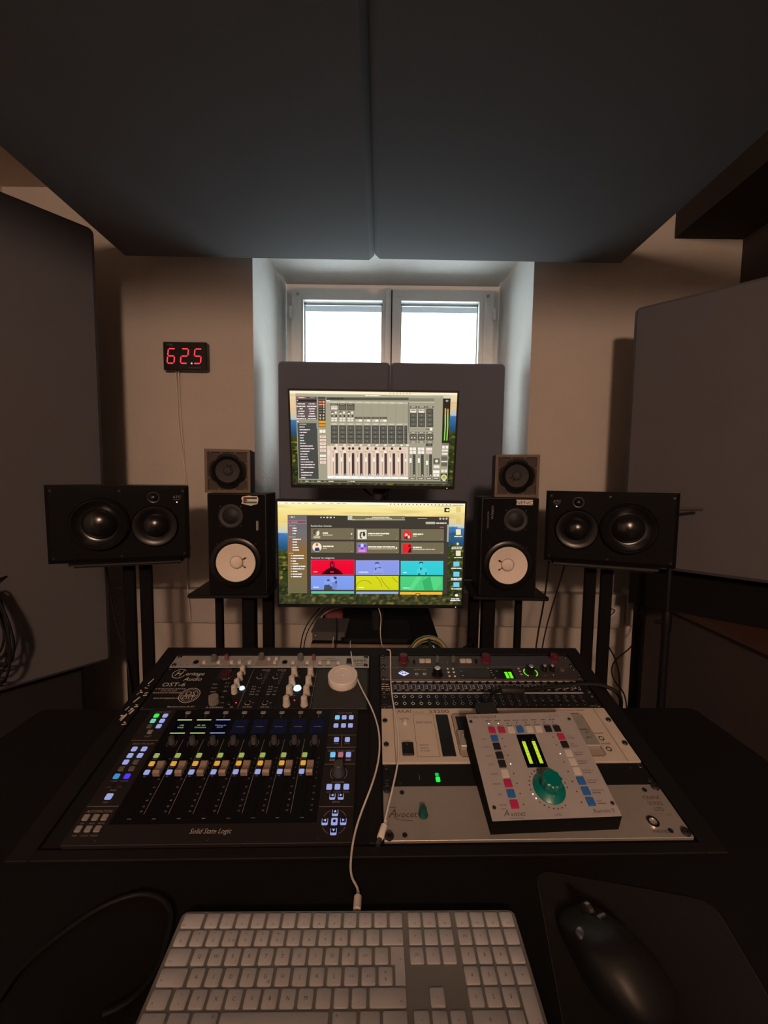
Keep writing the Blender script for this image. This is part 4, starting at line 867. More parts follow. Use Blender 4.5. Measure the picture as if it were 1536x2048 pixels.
e_w = em('white_led', (245, 245, 255), 1.6)
m_baffle = mat('speaker_baffle', (.004, .004, .005), .6, var=.08, spec=.07); m_dome = mat('doped_dome', (.008, .008, .009), .22, var=.1, bump=.05, bscale=300)
def three_way(lab, loc, rz, rx, sgn):
    e = empty('main_monitor_speaker', pose(loc, rz, rx)); tag(e, lab, 'speaker', 'large black main monitors')
    W_, H_, D_ = .43, .264, .33
    MB().rings([[(x*kx_, y, H_/2+z*kz_) for x, z in ((-1, -1), (1, -1), (1, 1), (-1, 1))] for y, kx_, kz_ in ((.011, W_/2, H_/2), (.06, W_/2-.004, H_/2-.001), (.18, W_/2-.022, H_/2-.003), (D_-.02, W_/2-.055, H_/2-.006), (D_, W_/2-.07, H_/2-.02))]).build('cabinet', mat('cabinet_brownblack', (.014, .010, .010), .45, var=.15, vscale=14, spec=.3), e, 30)
    b = MB(FACE)
    def ring(ix, iy, z): return [(ix*x, H_/2+iy*y, z) for x, y in ((-1, -1), (1, -1), (1, 1), (-1, 1))]
    b.rings([ring(W_/2, H_/2, -.012), ring(W_/2, H_/2, -.004), ring(W_/2-.012, H_/2-.012, .0)]); b.build('baffle', m_baffle, e)
    wx, wz = -.062*sgn, H_/2+.002; mx_, mz = .107*sgn, H_/2-.010; tx, tz = .104*sgn, .222
    MB().lathe([(.092, -.0125), (.092, .000), (.086, .006), (.083, .004)], 56, M=FACE_AT(wx, wz, -.0125), cap1=False).build('woofer_frame', m_gloss, e, 30)
    MB().lathe([(.083, .004), (.079, .007), (.075, .004), (.066, -.010), (.052, -.012)], 56, M=FACE_AT(wx, wz, -.0125), cap0=False, cap1=False).build('woofer_cone', m_dome, e, 60)
    MB().lathe([(.053, -.012), (.0525, -.006), (.047, .004), (.036, .0135), (.020, .0195), (.003, .022)], 48, M=FACE_AT(wx, wz, -.0125)).build('woofer_dome', m_dome, e, 60)
    MB().lathe([(.076, -.0075), (.070, .002), (.060, .0015), (.050, -.003), (.0425, -.007)], 56, M=FACE_AT(mx_, mz, -.0075), cap0=False, cap1=False).build('midrange_horn', m_gloss, e, 60)
    MB().lathe([(.043, -.007), (.041, -.004), (.039, .001), (.032, .009), (.018, .0155), (.003, .0175)], 48, M=FACE_AT(mx_, mz, -.0075)).build('midrange_dome', m_dome, e, 60)
    MB().lathe([(.020, 0), (.020, .002), (.016, .0025), (.0135, .001)], 32, M=FACE_AT(tx, tz), cap1=False).build('tweeter_ring', m_gloss, e, 40)
    MB().lathe([(.0135, .001), (.011, .005), (.006, .0075), (.001, .0085)], 24, M=FACE_AT(tx, tz)).build('tweeter_dome', m_dome, e, 60)
    b = MB(FACE); lx = .178*sgn; b.text('ATC', lx, .225, .014, .0004, wx=1.0, shear=.2); b.greek(lx-.010, lx+.010, .215, .002, .0004); b.build('badge', m_printg, e)
    MB(FACE).lathe([(.0022, 0), (.0018, .0008)], 10, lx, .206).build('power_led', e_w, e)
    for x in (-.198, .198, 0):
        for z in (.018, .246): link('screw', shared(('sscrew2',), lambda: MB(FACE).lathe([(.0045, 0), (.004, .0012), (.0018, .0012), (.0015, .0005)], 10), m_screw), e, loc=(x, 0, z))
    return e
three_way('large black three driver speaker on the left stand', (-.9141, 1.4208+.003, 1.0125), 19.0, 1.0, 1)
three_way('large black three driver speaker on the right stand', (.8168, 1.4878, 1.0105), -19.2, -.6, -1)

# ------------------------------------------------------------------ speaker stands
def plate_stand(name, lab, loc, rz, top_z, pw, pd, poles, base=(.30, .30), wedge=None):
    e = empty(name, pose(loc, rz)); tag(e, lab, 'speaker stand')
    if wedge: 
        w0, d0 = wedge; MB().rp(0, 0, w0, d0, top_z-.022, top_z, .004, .002).build('isolation_pad', m_rubber, e)
        MB().rp(0, .01, pw, pd, top_z-.030, top_z-.022, .004, .002).build('top_plate', m_black, e)
    else: MB().rp(0, 0, pw, pd, top_z-.014, top_z, .012, .003, 3, True).build('top_plate', m_black, e)
    zt = top_z-(.030 if wedge else .014)
    for x, y, w_, d_ in poles: MB().rp(x, y, w_, d_, .012, zt, .004, 0).build('pole', m_blackm, e)
    MB().rp(0, 0, *base, 0, .012, .01, .002).build('base_plate', m_black, e)
plate_stand('speaker_stand', 'twin pole black stand under the left large speaker', (-.97, 1.60, 0), 19, 1.0125, .34, .26, ((-.026, 0, .040, .024), (.031, 0, .044, .024)), (.36, .30), wedge=(.36, .27))
plate_stand('speaker_stand', 'twin pole black stand under the right large speaker', (.872, 1.655, 0), -19, 1.0105, .34, .26, ((-.026, 0, .044, .024), (.034, 0, .044, .024)), (.36, .30), wedge=(.36, .27))
plate_stand('speaker_stand', 'black stand with plate under the left white coned speaker', (-.590, 1.645, 0), 3, .8685, .305, .25, ((-.088, .04, .028, .03), (.055, -.03, .050, .05), (.118, .02, .042, .04)), (.30, .26))
plate_stand('speaker_stand', 'black stand with plate under the right white coned speaker', (.497, 1.68, 0), -2, .8640, .295, .25, ((-.118, .0, .040, .04), (-.066, -.03, .050, .05), (.078, .04, .026, .03)), (.30, .26))

# ------------------------------------------------------------------ screens: picture drawn as emissive flat print
m_scr = bpy.data.materials.new('screen_picture'); m_scr.use_nodes = True; nt = m_scr.node_tree; nt.nodes.clear()
_o = nt.nodes.new('ShaderNodeOutputMaterial'); _e = nt.nodes.new('ShaderNodeEmission'); _a = nt.nodes.new('ShaderNodeAttribute'); _a.attribute_name = 'Col'
nt.links.new(_a.outputs['Color'], _e.inputs[0]); nt.links.new(_e.outputs[0], _o.inputs[0])
class Canvas:
    def __init__(s, w_, h_, tl, tr, bl, br): s.w, s.h = w_, h_; s.q = (tl, tr, bl, br); s.v = []; s.f = []; s.c = []; s.z = 0
    def st(s, x, y):
        (ax, ay), (bx, by), (cx, cy), (dx, dy) = s.q; u, v = .5, .5
        for _ in range(6):
            u = (x-(ax+(cx-ax)*v))/((bx+(dx-bx)*v)-(ax+(cx-ax)*v)); v = (y-(ay+(by-ay)*u))/((cy+(dy-cy)*u)-(ay+(by-ay)*u))
        return u, v
    def P(s, u, v): return ((u-.5)*s.w, (.5-v)*s.h)
    def poly(s, pts, cols, uv=False):
        k = len(s.v); s.z += 2e-7
        for p in pts:
            u, v = p if uv else s.st(*p); x, y = s.P(min(1, max(0, u)), min(1, max(0, v))); s.v.append((x, y, s.z))
        s.f.append(tuple(range(k, k+len(pts)))[::-1]); s.c.append(cols if isinstance(cols, list) else [cols]*len(pts))
        s.c[-1] = [lin(c) for c in s.c[-1]][::-1]
    def rect(s, x0, y0, x1, y1, c): s.poly([(x0, y0), (x1, y0), (x1, y1), (x0, y1)], c)
    def grad(s, x0, y0, x1, y1, ct, cb): s.poly([(x0, y0), (x1, y0), (x1, y1), (x0, y1)], [ct, ct, cb, cb])
    def disc(s, x, y, rx, ry, c, n=18): s.poly([(x+rx*math.cos(2*PI*i/n), y+ry*math.sin(2*PI*i/n)) for i in range(n)], c)
    def bar(s, x0, x1, y, h, c, seed=0):
        r = random.Random(seed+int(x0*7+y*13)); x = x0
        while x < x1:
            w_ = min(r.uniform(5, 12), x1-x+.1); s.rect(x, y-h/2*r.uniform(.75, 1), x+w_, y+h/2*r.uniform(.75, 1), c); x += w_+(0 if r.random() > .25 else 3)
    def text(s, t, x, y, size, c, al='l'):
        W = sum(ADV[q] for q in t)*size; px = x-(W/2 if al == 'c' else 0)
        for ch in t:
            vs, fs = GLY[ch]
            for f in fs: s.poly([(px+vs[i].x*size, y-vs[i].y*size) for i in f], c)
            px += ADV[ch]*size
    def build(s, name, parent, M):
        me = bpy.data.meshes.new(name); me.from_pydata(s.v, [], s.f); at_ = me.color_attributes.new('Col', 'FLOAT_COLOR', 'CORNER'); i = 0
        for cs in s.c:
            for c in cs: at_.data[i].color = (*c, 1); i += 1
        me.materials.append(m_scr); o = link(name, me, parent, M=M); return o
def mixc(a, c, t): t = min(1, max(0, t)); return tuple(a[i]+(c[i]-a[i])*t for i in range(3))
def wallpaper(cv, bright=1., sky=((255, 246, 176), (244, 214, 128))):
    NX, NY = 132, 78
    def colr(u, v):
        n = noise.noise((u*7, v*9, 3)); n2 = noise.noise((u*16, v*15, 8)); n3 = noise.noise((u*46, v*40, 1)); n4 = noise.noise((u*64, v*52, 5))
        hz = .245+.05*math.sin(u*5+.6)+.05*abs(u-.5)+.010*n2
        if v < hz*.66:
            c = mixc(sky[0], sky[1], v/.16); c = mixc(c, (190, 172, 112), max(0, noise.noise((u*5, v*34, 2))-.05)*.9)
        elif v < hz: c = mixc(sky[1], (190, 205, 210), (v-hz*.66)/(hz*.34))
        elif v < hz+.17+.03*n2: c = mixc((72, 125, 192), (36, 78, 110), (v-hz)/.17); c = mixc(c, (22, 58, 72), max(0, n2+n3*.6)*.8)
        else:
            t = (v-hz-.17)/.5; c = mixc((88, 96, 40), (52, 58, 34), t)
            c = mixc(c, (30, 44, 24), .45+.9*n2); c = mixc(c, (196, 164, 60), max(0, n3*1.1+n2*.5-.20)*1.5); c = mixc(c, (14, 24, 14), max(0, n4)*1.2)
            if v > .9: c = mixc(c, (112, 96, 58), .3+.5*n3)
        return mixc((0, 0, 0), c, bright)
    g = [[colr(i/NX, j/NY) for i in range(NX+1)] for j in range(NY+1)]
    for j in range(NY):
        for i in range(NX):
            cv.z = 0; cv.poly([(i/NX, j/NY), ((i+1)/NX, j/NY), ((i+1)/NX, (j+1)/NY), (i/NX, (j+1)/NY)], [g[j][i], g[j][i+1], g[j+1][i+1], g[j+1][i]], True)
    cv.z = 1e-5
def screen_low():
    cv = Canvas(.600, .338, (50, 85), (1505, 102), (60, 885), (1478, 893)); wallpaper(cv)
    W = (252, 250, 244); D1 = (66, 60, 52); CARD = (118, 108, 84)
    cv.poly([(50, 85), (1505, 102), (1505, 118), (50, 104)], (255, 252, 225))
    for x in (72, 112, 165, 210, 262, 325, 400, 460, 515, 557): cv.bar(x-8, x+(22 if x > 80 else -2), 97+x*.006, 4, (150, 135, 100))
    for i in range(17): cv.disc(925+i*29, 106+i*.4, 5, 4, (110, 98, 66))
    cv.rect(1410, 112, 1490, 117, (170, 150, 100))
    # window
    cv.grad(127, 188, 275, 800, (110, 108, 112), (118, 110, 80)); cv.grad(127, 300, 275, 460, (112, 112, 118), (140, 105, 58)); cv.grad(127, 460, 275, 800, (140, 105, 58), (112, 105, 76))
    cv.poly([(275, 190), (1380, 203), (1365, 808), (275, 803)], D1)
    for i, c in enumerate(((235, 95, 80), (245, 240, 200), (120, 220, 100))): cv.disc(143+i*17, 204, 6, 6, c)
    cv.rect(133, 230, 270, 256, (190, 120, 140)); cv.rect(136, 234, 267, 252, (120, 85, 96)); cv.disc(142, 243, 6, 6, (235, 70, 80)); cv.bar(153, 205, 243, 8, (200, 150, 150))
    def side(y, x1, head=False):
        if head: cv.bar(137, x1, y, 6, (190, 178, 160)); return
        cv.disc(152, y, 6, 6, (215, 70, 70)); cv.bar(164, x1, y, 9, W)
    side(270, 187, True)
    for y, x in ((289, 196), (309, 199), (331, 189)): side(y, x)
    side(357, 188, True)
    for y, x in ((376, 229), (397, 199), (418, 198), (439, 208), (459, 214)): side(y, x)
    cv.bar(137, 170, 484, 6, (190, 178, 160))
    for y, x in ((503, 250), (524, 250), (545, 190), (566, 208), (586, 262), (606, 255), (627, 200), (648, 235), (668, 232)): cv.bar(149, 158, y, 8, (240, 225, 190)); cv.bar(163, x, y, 9, W)
    # toolbar
    for x, r in ((385, 5), (408, 5), (434, 7), (460, 7), (487, 5)): cv.rect(x-r, 207-r*.8, x+r, 207+r*.8, (225, 220, 205))
    cv.rect(592, 195, 1036, 229, (120, 112, 86)); cv.rect(592, 195, 627, 226, (205, 208, 190)); cv.bar(780, 915, 206, 7, (252, 225, 200)); cv.bar(730, 935, 217, 6, (240, 230, 200)); cv.rect(628, 223, 1036, 228, (190, 184, 150)); cv.rect(628, 223, 645, 227, (255, 255, 250)); cv.disc(1021, 209, 4, 4, (190, 180, 150))
    cv.rect(1135, 213, 1208, 217, (200, 195, 180))
    for x in (1311, 1336, 1360): cv.disc(x, 217, 8, 8, (205, 200, 190))
    cv.disc(1368, 212, 6, 6, (240, 60, 60)); cv.rect(1198, 241, 1270, 258, (195, 188, 170)); cv.bar(1276, 1360, 251, 10, (240, 235, 220)); cv.bar(1308, 1340, 283, 10, (225, 55, 80))
    cv.text('Recherches r\u00e9centes', 306, 278, 19, W); cv.text('Parcourir les cat\u00e9gories', 306, 526, 19, W)
    for r, y0, y1 in ((0, 289, 378), (1, 392, 480)):
        for c, (x0, x1) in enumerate(((306, 641), (656, 990), (1006, 1340))):
            o = c*4; cv.rect(x0, y0+o, x1, y1+o, CARD); ym = (y0+y1)/2+o
            i = r*3+c; a, b2 = x0+12, x0+82
            if i == 0: cv.disc(a+35, ym-8, 20, 24, (225, 215, 180)); cv.disc(a+28, ym-14, 20, 22, (70, 60, 48)); cv.disc(a+42, ym-4, 12, 17, (240, 230, 200)); cv.rect(a+8, ym+18, a+60, ym+34, (200, 190, 155))
            if i == 1: cv.rect(a, ym-36, b2, ym+36, (250, 246, 222)); [cv.disc(a+x, ym+y, rx, ry, (70, 62, 48)) for x, y, rx, ry in ((22, 4, 7, 18), (50, 0, 10, 16), (30, -14, 9, 6), (48, -16, 9, 6), (26, 26, 10, 5))]
            if i == 2: cv.disc(a+35, ym, 36, 36, (238, 30, 42)); cv.disc(a+28, ym+2, 11, 14, (250, 225, 200)); cv.poly([(a+8, ym+26), (a+26, ym+8), (a+48, ym+6), (a+64, ym+28), (a+36, ym+34)], (120, 40, 40)); cv.disc(a+48, ym+16, 9, 12, (235, 210, 190))
            if i == 3: cv.disc(a+35, ym, 36, 36, (252, 232, 205)); cv.disc(a+35, ym-20, 10, 13, (205, 90, 60)); cv.poly([(a+14, ym+28), (a+22, ym+4), (a+35, ym+2), (a+50, ym+4), (a+58, ym+26), (a+36, ym+34)], (52, 62, 92)); cv.poly([(a+28, ym-6), (a+40, ym-6), (a+35, ym+10)], (250, 240, 225))
            if i == 4: cv.grad(a, ym-36, b2, ym+36, (120, 130, 225), (228, 110, 240)); cv.disc(a+14, ym-14, 10, 9, (70, 80, 175)); cv.disc(a+56, ym-14, 10, 9, (70, 80, 175)); cv.disc(a+35, ym-16, 12, 16, (190, 210, 250)); cv.poly([(a+22, ym-4), (a+35, ym+14), (a+48, ym-4), (a+38, ym+0), (a+32, ym+0)], (50, 40, 110)); cv.rect(a+12, ym+20, a+58, ym+30, (240, 150, 250))
            if i == 5: cv.rect(a, ym-36, b2, ym+36, (240, 12, 35)); cv.disc(b2-16, ym-18, 10, 12, (70, 15, 25)); cv.poly([(b2-30, ym+34), (b2-16, ym+2), (b2-4, ym-4), (b2, ym+34)], (90, 15, 28))
            t = {0: (40, 75), 1: (165, 115), 2: (80, 32), 3: (82, 30), 4: (210, 225), 5: (68, 175)}[i]
            cv.bar(x0+92, x0+92+t[0], ym-6, 12, (248, 240, 215)); cv.bar(x0+92, x0+92+t[1], ym+9, 7, (215, 205, 175)); cv.rect(x1-24, ym+34, x1-14, ym+37, (190, 180, 150))
            if i in (0, 4): cv.disc(x1-20, ym+(0 if i == 0 else 2), 6, 6, (250, 245, 225))
    tiles = [(307, 537, 640, 649, (240, 0, 42)), (656, 541, 989, 652, (135, 150, 232)), (1003, 543, 1336, 654, (48, 205, 215)), (305, 660, 640, 772, (125, 155, 238)), (655, 662, 987, 774, (212, 215, 22)), (1000, 664, 1332, 777, (72, 205, 120)), (307, 784, 639, 803, (90, 195, 160)), (655, 786, 985, 805, (150, 175, 220)), (998, 788, 1328, 810, (242, 185, 50))]
    for i, (x0, y0, x1, y1, c) in enumerate(tiles):
        if i in (0, 1): cv.rect(x0-2, y0-2, x1+2, y1+2, mixc(c, (255, 255, 255), .35))
        cv.grad(x0, y0, x1, y1, mixc(c, (255, 255, 255), .06), c)
        if i < 6: cv.bar(x0+20, x0+20+(28, 75, 25, 40, 40, 50)[i], y1-20, 8, mixc(c, (255, 255, 255), .85))
        if i == 0: cv.poly([(386, 649), (400, 630), (435, 606), (455, 596), (490, 596), (515, 608), (540, 630), (556, 649)], (60, 5, 20)); cv.poly([(455, 600), (452, 560), (470, 540), (488, 560), (488, 600)], (80, 8, 24)); cv.disc(471, 572, 11, 17, (235, 20, 50)); cv.disc(471, 566, 8, 8, (140, 15, 40)); cv.rect(455, 626, 482, 634, (230, 60, 90))
        if i == 1: cv.poly([(785, 652), (792, 615), (815, 598), (840, 592), (868, 612), (872, 652)], mixc(c, (255, 255, 255), .12)); cv.disc(818, 575, 16, 20, mixc(c, (255, 255, 255), .15)); cv.poly([(802, 572), (806, 556), (824, 552), (838, 562), (836, 568), (820, 562)], (55, 62, 120)); cv.poly([(800, 610), (812, 592), (816, 600), (808, 618)], (60, 68, 130)); cv.rect(826, 594, 850, 600, (55, 62, 120)); cv.rect(800, 640, 860, 643, (75, 85, 150))
        if i == 2: cv.poly([(1128, 654), (1132, 608), (1155, 590), (1180, 590), (1206, 606), (1222, 654)], mixc(c, (255, 255, 255), .12)); cv.disc(1162, 572, 13, 20, mixc(c, (255, 255, 255), .15)); cv.poly([(1146, 570), (1148, 554), (1162, 548), (1177, 554), (1178, 570), (1170, 560), (1154, 560)], (15, 70, 85)); cv.poly([(1156, 594), (1164, 600), (1162, 622), (1154, 606)], (15, 80, 95)); cv.poly([(1166, 596), (1172, 596), (1168, 616)], (15, 80, 95)); cv.rect(1138, 642, 1156, 652, (25, 95, 110)); cv.rect(1196, 632, 1206, 652, (25, 95, 110))
        if i == 3: cv.poly([(404, 772), (410, 735), (440, 726), (462, 745), (490, 772)], (70, 78, 95)); cv.disc(430, 712, 24, 22, (140, 165, 235)); cv.disc(478, 690, 22, 24, (150, 172, 240)); cv.poly([(470, 712), (500, 706), (512, 740), (500, 772), (470, 768)], (120, 140, 205)); cv.poly([(476, 668), (502, 668), (506, 686), (490, 690)], (48, 55, 95)); cv.disc(440, 696, 12, 7, (58, 66, 110)); cv.disc(500, 712, 7, 12, (58, 66, 110))
        if i == 4:
            for (cx, cy, r, a0, a1) in ((720, 760, 62, 180, 330), (730, 770, 128, 200, 350), (1030, 610, 190, 100, 160), (1050, 600, 130, 110, 165)):
                for j in range(14):
                    t0, t1 = [math.radians(a0+(a1-a0)*q/14) for q in (j, j+1)]; pts = [(cx+rr_*math.cos(t), cy+rr_*math.sin(t)) for rr_, t in ((r, t0), (r, t1), (r+3.5, t1), (r+3.5, t0))]
                    if all(x0 < p[0] < x1 and y0 < p[1] < y1 for p in pts): cv.poly(pts, (125, 125, 25))
        if i == 5: cv.poly([(1060, 772), (1130, 664), (1170, 664), (1095, 776)], (98, 220, 140)); cv.poly([(1170, 700), (1232, 664), (1258, 776), (1190, 776)], (58, 180, 105)); cv.poly([(1258, 776), (1236, 672), (1300, 664), (1330, 700), (1280, 776)], (88, 215, 132))
        if i == 8: cv.disc(1137, 808, 20, 12, (120, 70, 20)); cv.disc(1137, 808, 13, 7, (242, 185, 50))
    cv.poly([(1366, 262), (1379, 262), (1376, 395), (1363, 395)], (175, 168, 150))
    # desktop icons
    cv.rect(1343, 134, 1383, 168, (58, 52, 34)); cv.disc(1368, 152, 12, 9, (250, 248, 225))
    for y, c in ((150, (228, 205, 135)), (237, (225, 200, 125)), (320, (244, 236, 190)), (484, (240, 232, 190))): cv.rect(1434, y-22, 1472, y+20, c); cv.bar(1420, 1485, y+33, 7, mixc(c, (255, 255, 255), .3))
    cv.disc(1448, 410, 9, 10, (235, 230, 215)); cv.bar(1402, 1486, 436, 8, W); cv.bar(1400, 1480, 448, 8, W)
    for y in (568, 648, 731): cv.rect(1415, y-20, 1462, y+18, (118, 205, 232)); cv.bar(1398, 1480, y+33, 8, W)
    cv.bar(1395, 1478, 692, 8, W); cv.disc(1440, 815, 13, 10, (250, 250, 235)); cv.bar(1398, 1465, 843, 8, W); cv.bar(1392, 1470, 856, 8, W)
    return cv
def screen_up():
    cv = Canvas(.528, .297, (147, 83), (1445, 95), (168, 808), (1408, 820)); wallpaper(cv, .95, ((255, 236, 196), (246, 208, 160)))
    cv.poly([(147, 83), (1445, 95), (1443, 112), (148, 104)], (255, 240, 205))
    for x in (925, 950, 978, 1005, 1030, 1055, 1078): cv.disc(x, 101, 4, 4, (190, 165, 130))
    G = (166, 160, 136); D = (76, 76, 72); LP = (232, 208, 186); W = (252, 246, 236)
    cv.poly([(192, 103), (1395, 118), (1366, 800), (212, 793)], G); cv.poly([(192, 103), (1395, 118), (1394, 134), (193, 124)], (176, 172, 148)); cv.bar(730, 848, 117, 7, W); cv.bar(1338, 1392, 125, 7, W)
    # left browser
    cv.poly([(197, 126), (356, 128), (359, 300), (204, 298)], (104, 88, 88)); cv.rect(198, 128, 276, 143, (150, 110, 100)); cv.bar(215, 262, 134, 7, (245, 215, 200)); cv.bar(305, 340, 134, 7, (160, 150, 140)); cv.rect(200, 148, 356, 166, (48, 46, 44)); cv.disc(207, 156, 5, 5, (220, 210, 200))
    for i, (a, c_) in enumerate(((58, 48), (72, 72), (26, 48), (50, 38), (42, 42), (56, 56), (72, 62))):
        y = 181+i*18.5; cv.bar(236-a/2, 236+a/2, y, 8, (246, 232, 226)); cv.bar(318-c_/2, 318+c_/2, y, 8, (246, 232, 226))
    cv.rect(204, 306, 360, 324, (150, 148, 132)); cv.disc(209, 314, 5, 6, W)
    cv.poly([(206, 326), (358, 326), (368, 765), (216, 762)], D); cv.rect(352, 328, 358, 365, (130, 140, 140))
    for i, L_ in enumerate((54, 40, 80, 56, 34, 28, 34, 42, 98, 108, 74, 58, 56, 62, 96, 108, 106, 18, 94, 82, 32)):
        y = 335+i*21; cv.bar(221+i*.6, 221+i*.6+L_, y, 8, (244, 226, 226) if i else (190, 178, 168))
    # column of buttons
    cv.rect(364, 128, 424, 148, (86, 82, 74)); cv.rect(368, 150, 424, 356, (70, 62, 52)); cv.rect(371, 158, 422, 174, (160, 82, 48)); cv.rect(371, 178, 422, 194, (180, 88, 60))
    for y in (165, 185): cv.bar(374, 398, y, 6, (250, 180, 140)); cv.disc(410, y, 5, 7, (255, 210, 170))
    for y in (204, 222, 242): cv.bar(374, 396, y, 6, (150, 140, 120)); cv.disc(411, y, 5, 6, (230, 220, 200))
    for y in (268, 292):
        for x in (383, 408): cv.poly([(x-9, y-8), (x+9, y-8), (x, y+8)], (215, 200, 180))
    cv.rect(371, 307, 423, 327, (226, 168, 62)); cv.rect(371, 332, 423, 352, (228, 150, 48))
    for x in (377, 401): cv.rect(x, 376, x+21, 400, (250, 240, 222))
    for y in (430, 457, 484, 511, 538, 579, 606, 632): cv.rect(374, y-12, 428, y+12, (110, 80, 72)); cv.rect(377, y-10, 426, y+10, W if y == 579 else (246, 222, 205)); cv.bar(386, 414, y, 4, (170, 140, 130)) if y != 579 else None
    # mixer
    cv.rect(430, 131, 1068, 152, (84, 86, 72)); [cv.rect(434+i*11, 134, 442+i*11, 146, (52, 54, 46)) for i in range(12)]
    cv.poly([(428, 158), (1064, 165), (1062, 180), (429, 172)], (196, 188, 164)); cv.rect(430, 154, 460, 160, W)
    for i in range(9): cv.bar(475+i*64, 510+i*64, 167+i*.6, 5, (232, 224, 200))
    CX = [463+63.2*i for i in range(10)]
    for i, x in enumerate(CX):
        x2 = x+58 if i < 9 else 1056
        cv.rect(x2+1, 182, x2+3, 322, (145, 138, 115))
        if i < 3:
            cv.rect(x, 178, x2, 228, (70, 66, 58)); cv.rect(x+3, 192, x2-4, 224, (218, 204, 190) if i == 0 else (112, 106, 92)); cv.bar(x+8, x2-10, 185, 5, (170, 160, 140))
            if i == 0: cv.rect(x+5, 212, x2-6, 221, (245, 225, 215))
            cv.disc(x+15, 247, 11, 12, (96, 90, 76)); cv.disc(x+15, 252, 9, 6, W); cv.disc(x+40, 246, 8, 9, (245, 238, 220)); cv.rect(x+5, 264, x2-8, 278, (60, 56, 48)); cv.bar(x+16, x2-20, 271, 5, (225, 215, 200))
            for yy in (284, 300): cv.rect(x+5, yy, x+26, yy+12, (240, 232, 212)); cv.rect(x+30, yy, x2-8, yy+12, (240, 232, 212))
        elif i < 7: cv.rect(x, 278, x2-2, 292, (66, 60, 52)); cv.bar(x+8, x2-10, 285, 5, (150, 140, 125)); cv.rect(x+4, 296, x2-4, 314, (205, 196, 172)); cv.rect(x+30, 298, x2-5, 312, (254, 250, 238))
        cv.rect(x, 326, x2, 340, (190, 182, 160)); cv.bar(x+12, x2-14, 332, 5, (240, 232, 212))
        cv.rect(x+2, 343, x2-1, 482, (62, 60, 56))
        for j in range(4): cv.rect(x+6, 348+j*33.5, x2-5, 376+j*33.5, (98, 94, 84)); cv.disc((x+x2)/2, 362+j*33.5, 3, 4, (170, 165, 150)) if i < 9 else None
        cv.rect(x, 488, x2, 500, (215, 200, 176)); cv.bar(x+4, x+30, 494, 6, (110, 98, 80)); cv.rect(x+36, 488, x2-8, 500, (252, 240, 225))
    cv.poly([(434, 500), (1062, 507), (1060, 742), (436, 738)], LP)
    cv.rect(440, 535, 456, 570, (240, 222, 205))
    for i, x in enumerate(CX):
        x2 = x+58; cv.rect(x-2, 504, x, 738, (190, 160, 140))
        if i == 9: cv.rect(x+10, 556, x+13, 730, (120, 100, 84)); cv.disc(x+12, 612, 8, 10, W); continue
        for kx_ in ((x+18, x+46) if i == 2 else (x+32,)): cv.disc(kx_, 521, 10, 11, (92, 70, 54)); cv.disc(kx_, 521, 5, 6, (60, 46, 36))
        cv.rect(x+6, 540, x+28, 553, (208, 182, 160)); cv.rect(x+32, 540, x2-6, 553, (255, 244, 226) if i in (0, 1, 5, 6) else (222, 196, 172))
        cv.rect(x+17, 560, x+20, 728, (120, 96, 80)); cv.rect(x+12, 602, x+26, 624, W); cv.rect(x+12, 590, x+26, 602, (244, 226, 208)); cv.rect(x+36, 558, x+56, 734, (74, 56, 56) if i > 1 else (66, 62, 56))
        for j in range(11): cv.rect(x+43, 566+j*15, x+49, 570+j*15, (120, 96, 92))
        cv.disc(x+47, 726, 5, 5, (225, 205, 190))
    cv.poly([(436, 739), (1061, 746), (1061, 767), (437, 761)], (255, 253, 246)); cv.rect(436, 764, 1060, 770, (128, 134, 128)); [cv.bar(480+i*63, 500+i*63, 751+i*.6, 3, (170, 160, 140)) for i in range(9)]
    # right block
    cv.rect(1070, 136, 1266, 160, (138, 132, 112)); cv.rect(1070, 162, 1266, 166, (232, 226, 200)); cv.rect(1064, 165, 1070, 400, (120, 118, 104))
    for i, x in enumerate((1076, 1140, 1204)):
        cv.rect(x, 194, x+58, 208, (108, 104, 90)); cv.bar(x+14, x+44, 200, 6, (236, 226, 205)); cv.rect(x, 213, x+54, 352, (64, 62, 56))
        for j in range(4): cv.rect(x+4, 217+j*33, x+50, 246+j*33, (100, 96, 86)); cv.disc(x+26, 232+j*33, 3, 4, (170, 162, 145))
        if i < 2: cv.rect(x+3, 216, x+51, 244, (232, 214, 196)); cv.bar(x+10, x+46, 226, 6, (120, 100, 84)); cv.rect(x+8, 234, x+46, 242, (250, 238, 224))
        cv.rect(x, 390, x+54, 400, (120, 116, 102)); cv.bar(x+14, x+40, 396, 5, (236, 226, 205)); cv.rect(x-2, 406, x+54, 456, (66, 62, 56)); cv.rect(x+2, 411, x+50, 451, (112, 106, 92)); [cv.rect(x+12+q*22, 430, x+20+q*22, 440, (248, 238, 222)) for q in (0, 1)]; cv.rect(x, 464, x+54, 474, (120, 116, 102)); cv.bar(x+14, x+40, 469, 5, (230, 220, 198))
        if i < 2: [cv.rect(x-1+qx*26, 512+qy*27, x+21+qx*26, 534+qy*27, (250, 238, 226)) for qx in (0, 1) for qy in (0, 1)]
        else: cv.rect(x-2, 513, x+44, 535, (246, 228, 216)); cv.rect(x-2, 541, x+44, 560, (226, 202, 190)); cv.rect(x-4, 480, x+48, 502, (74, 70, 62)); cv.bar(x+10, x+38, 491, 7, (160, 150, 132))
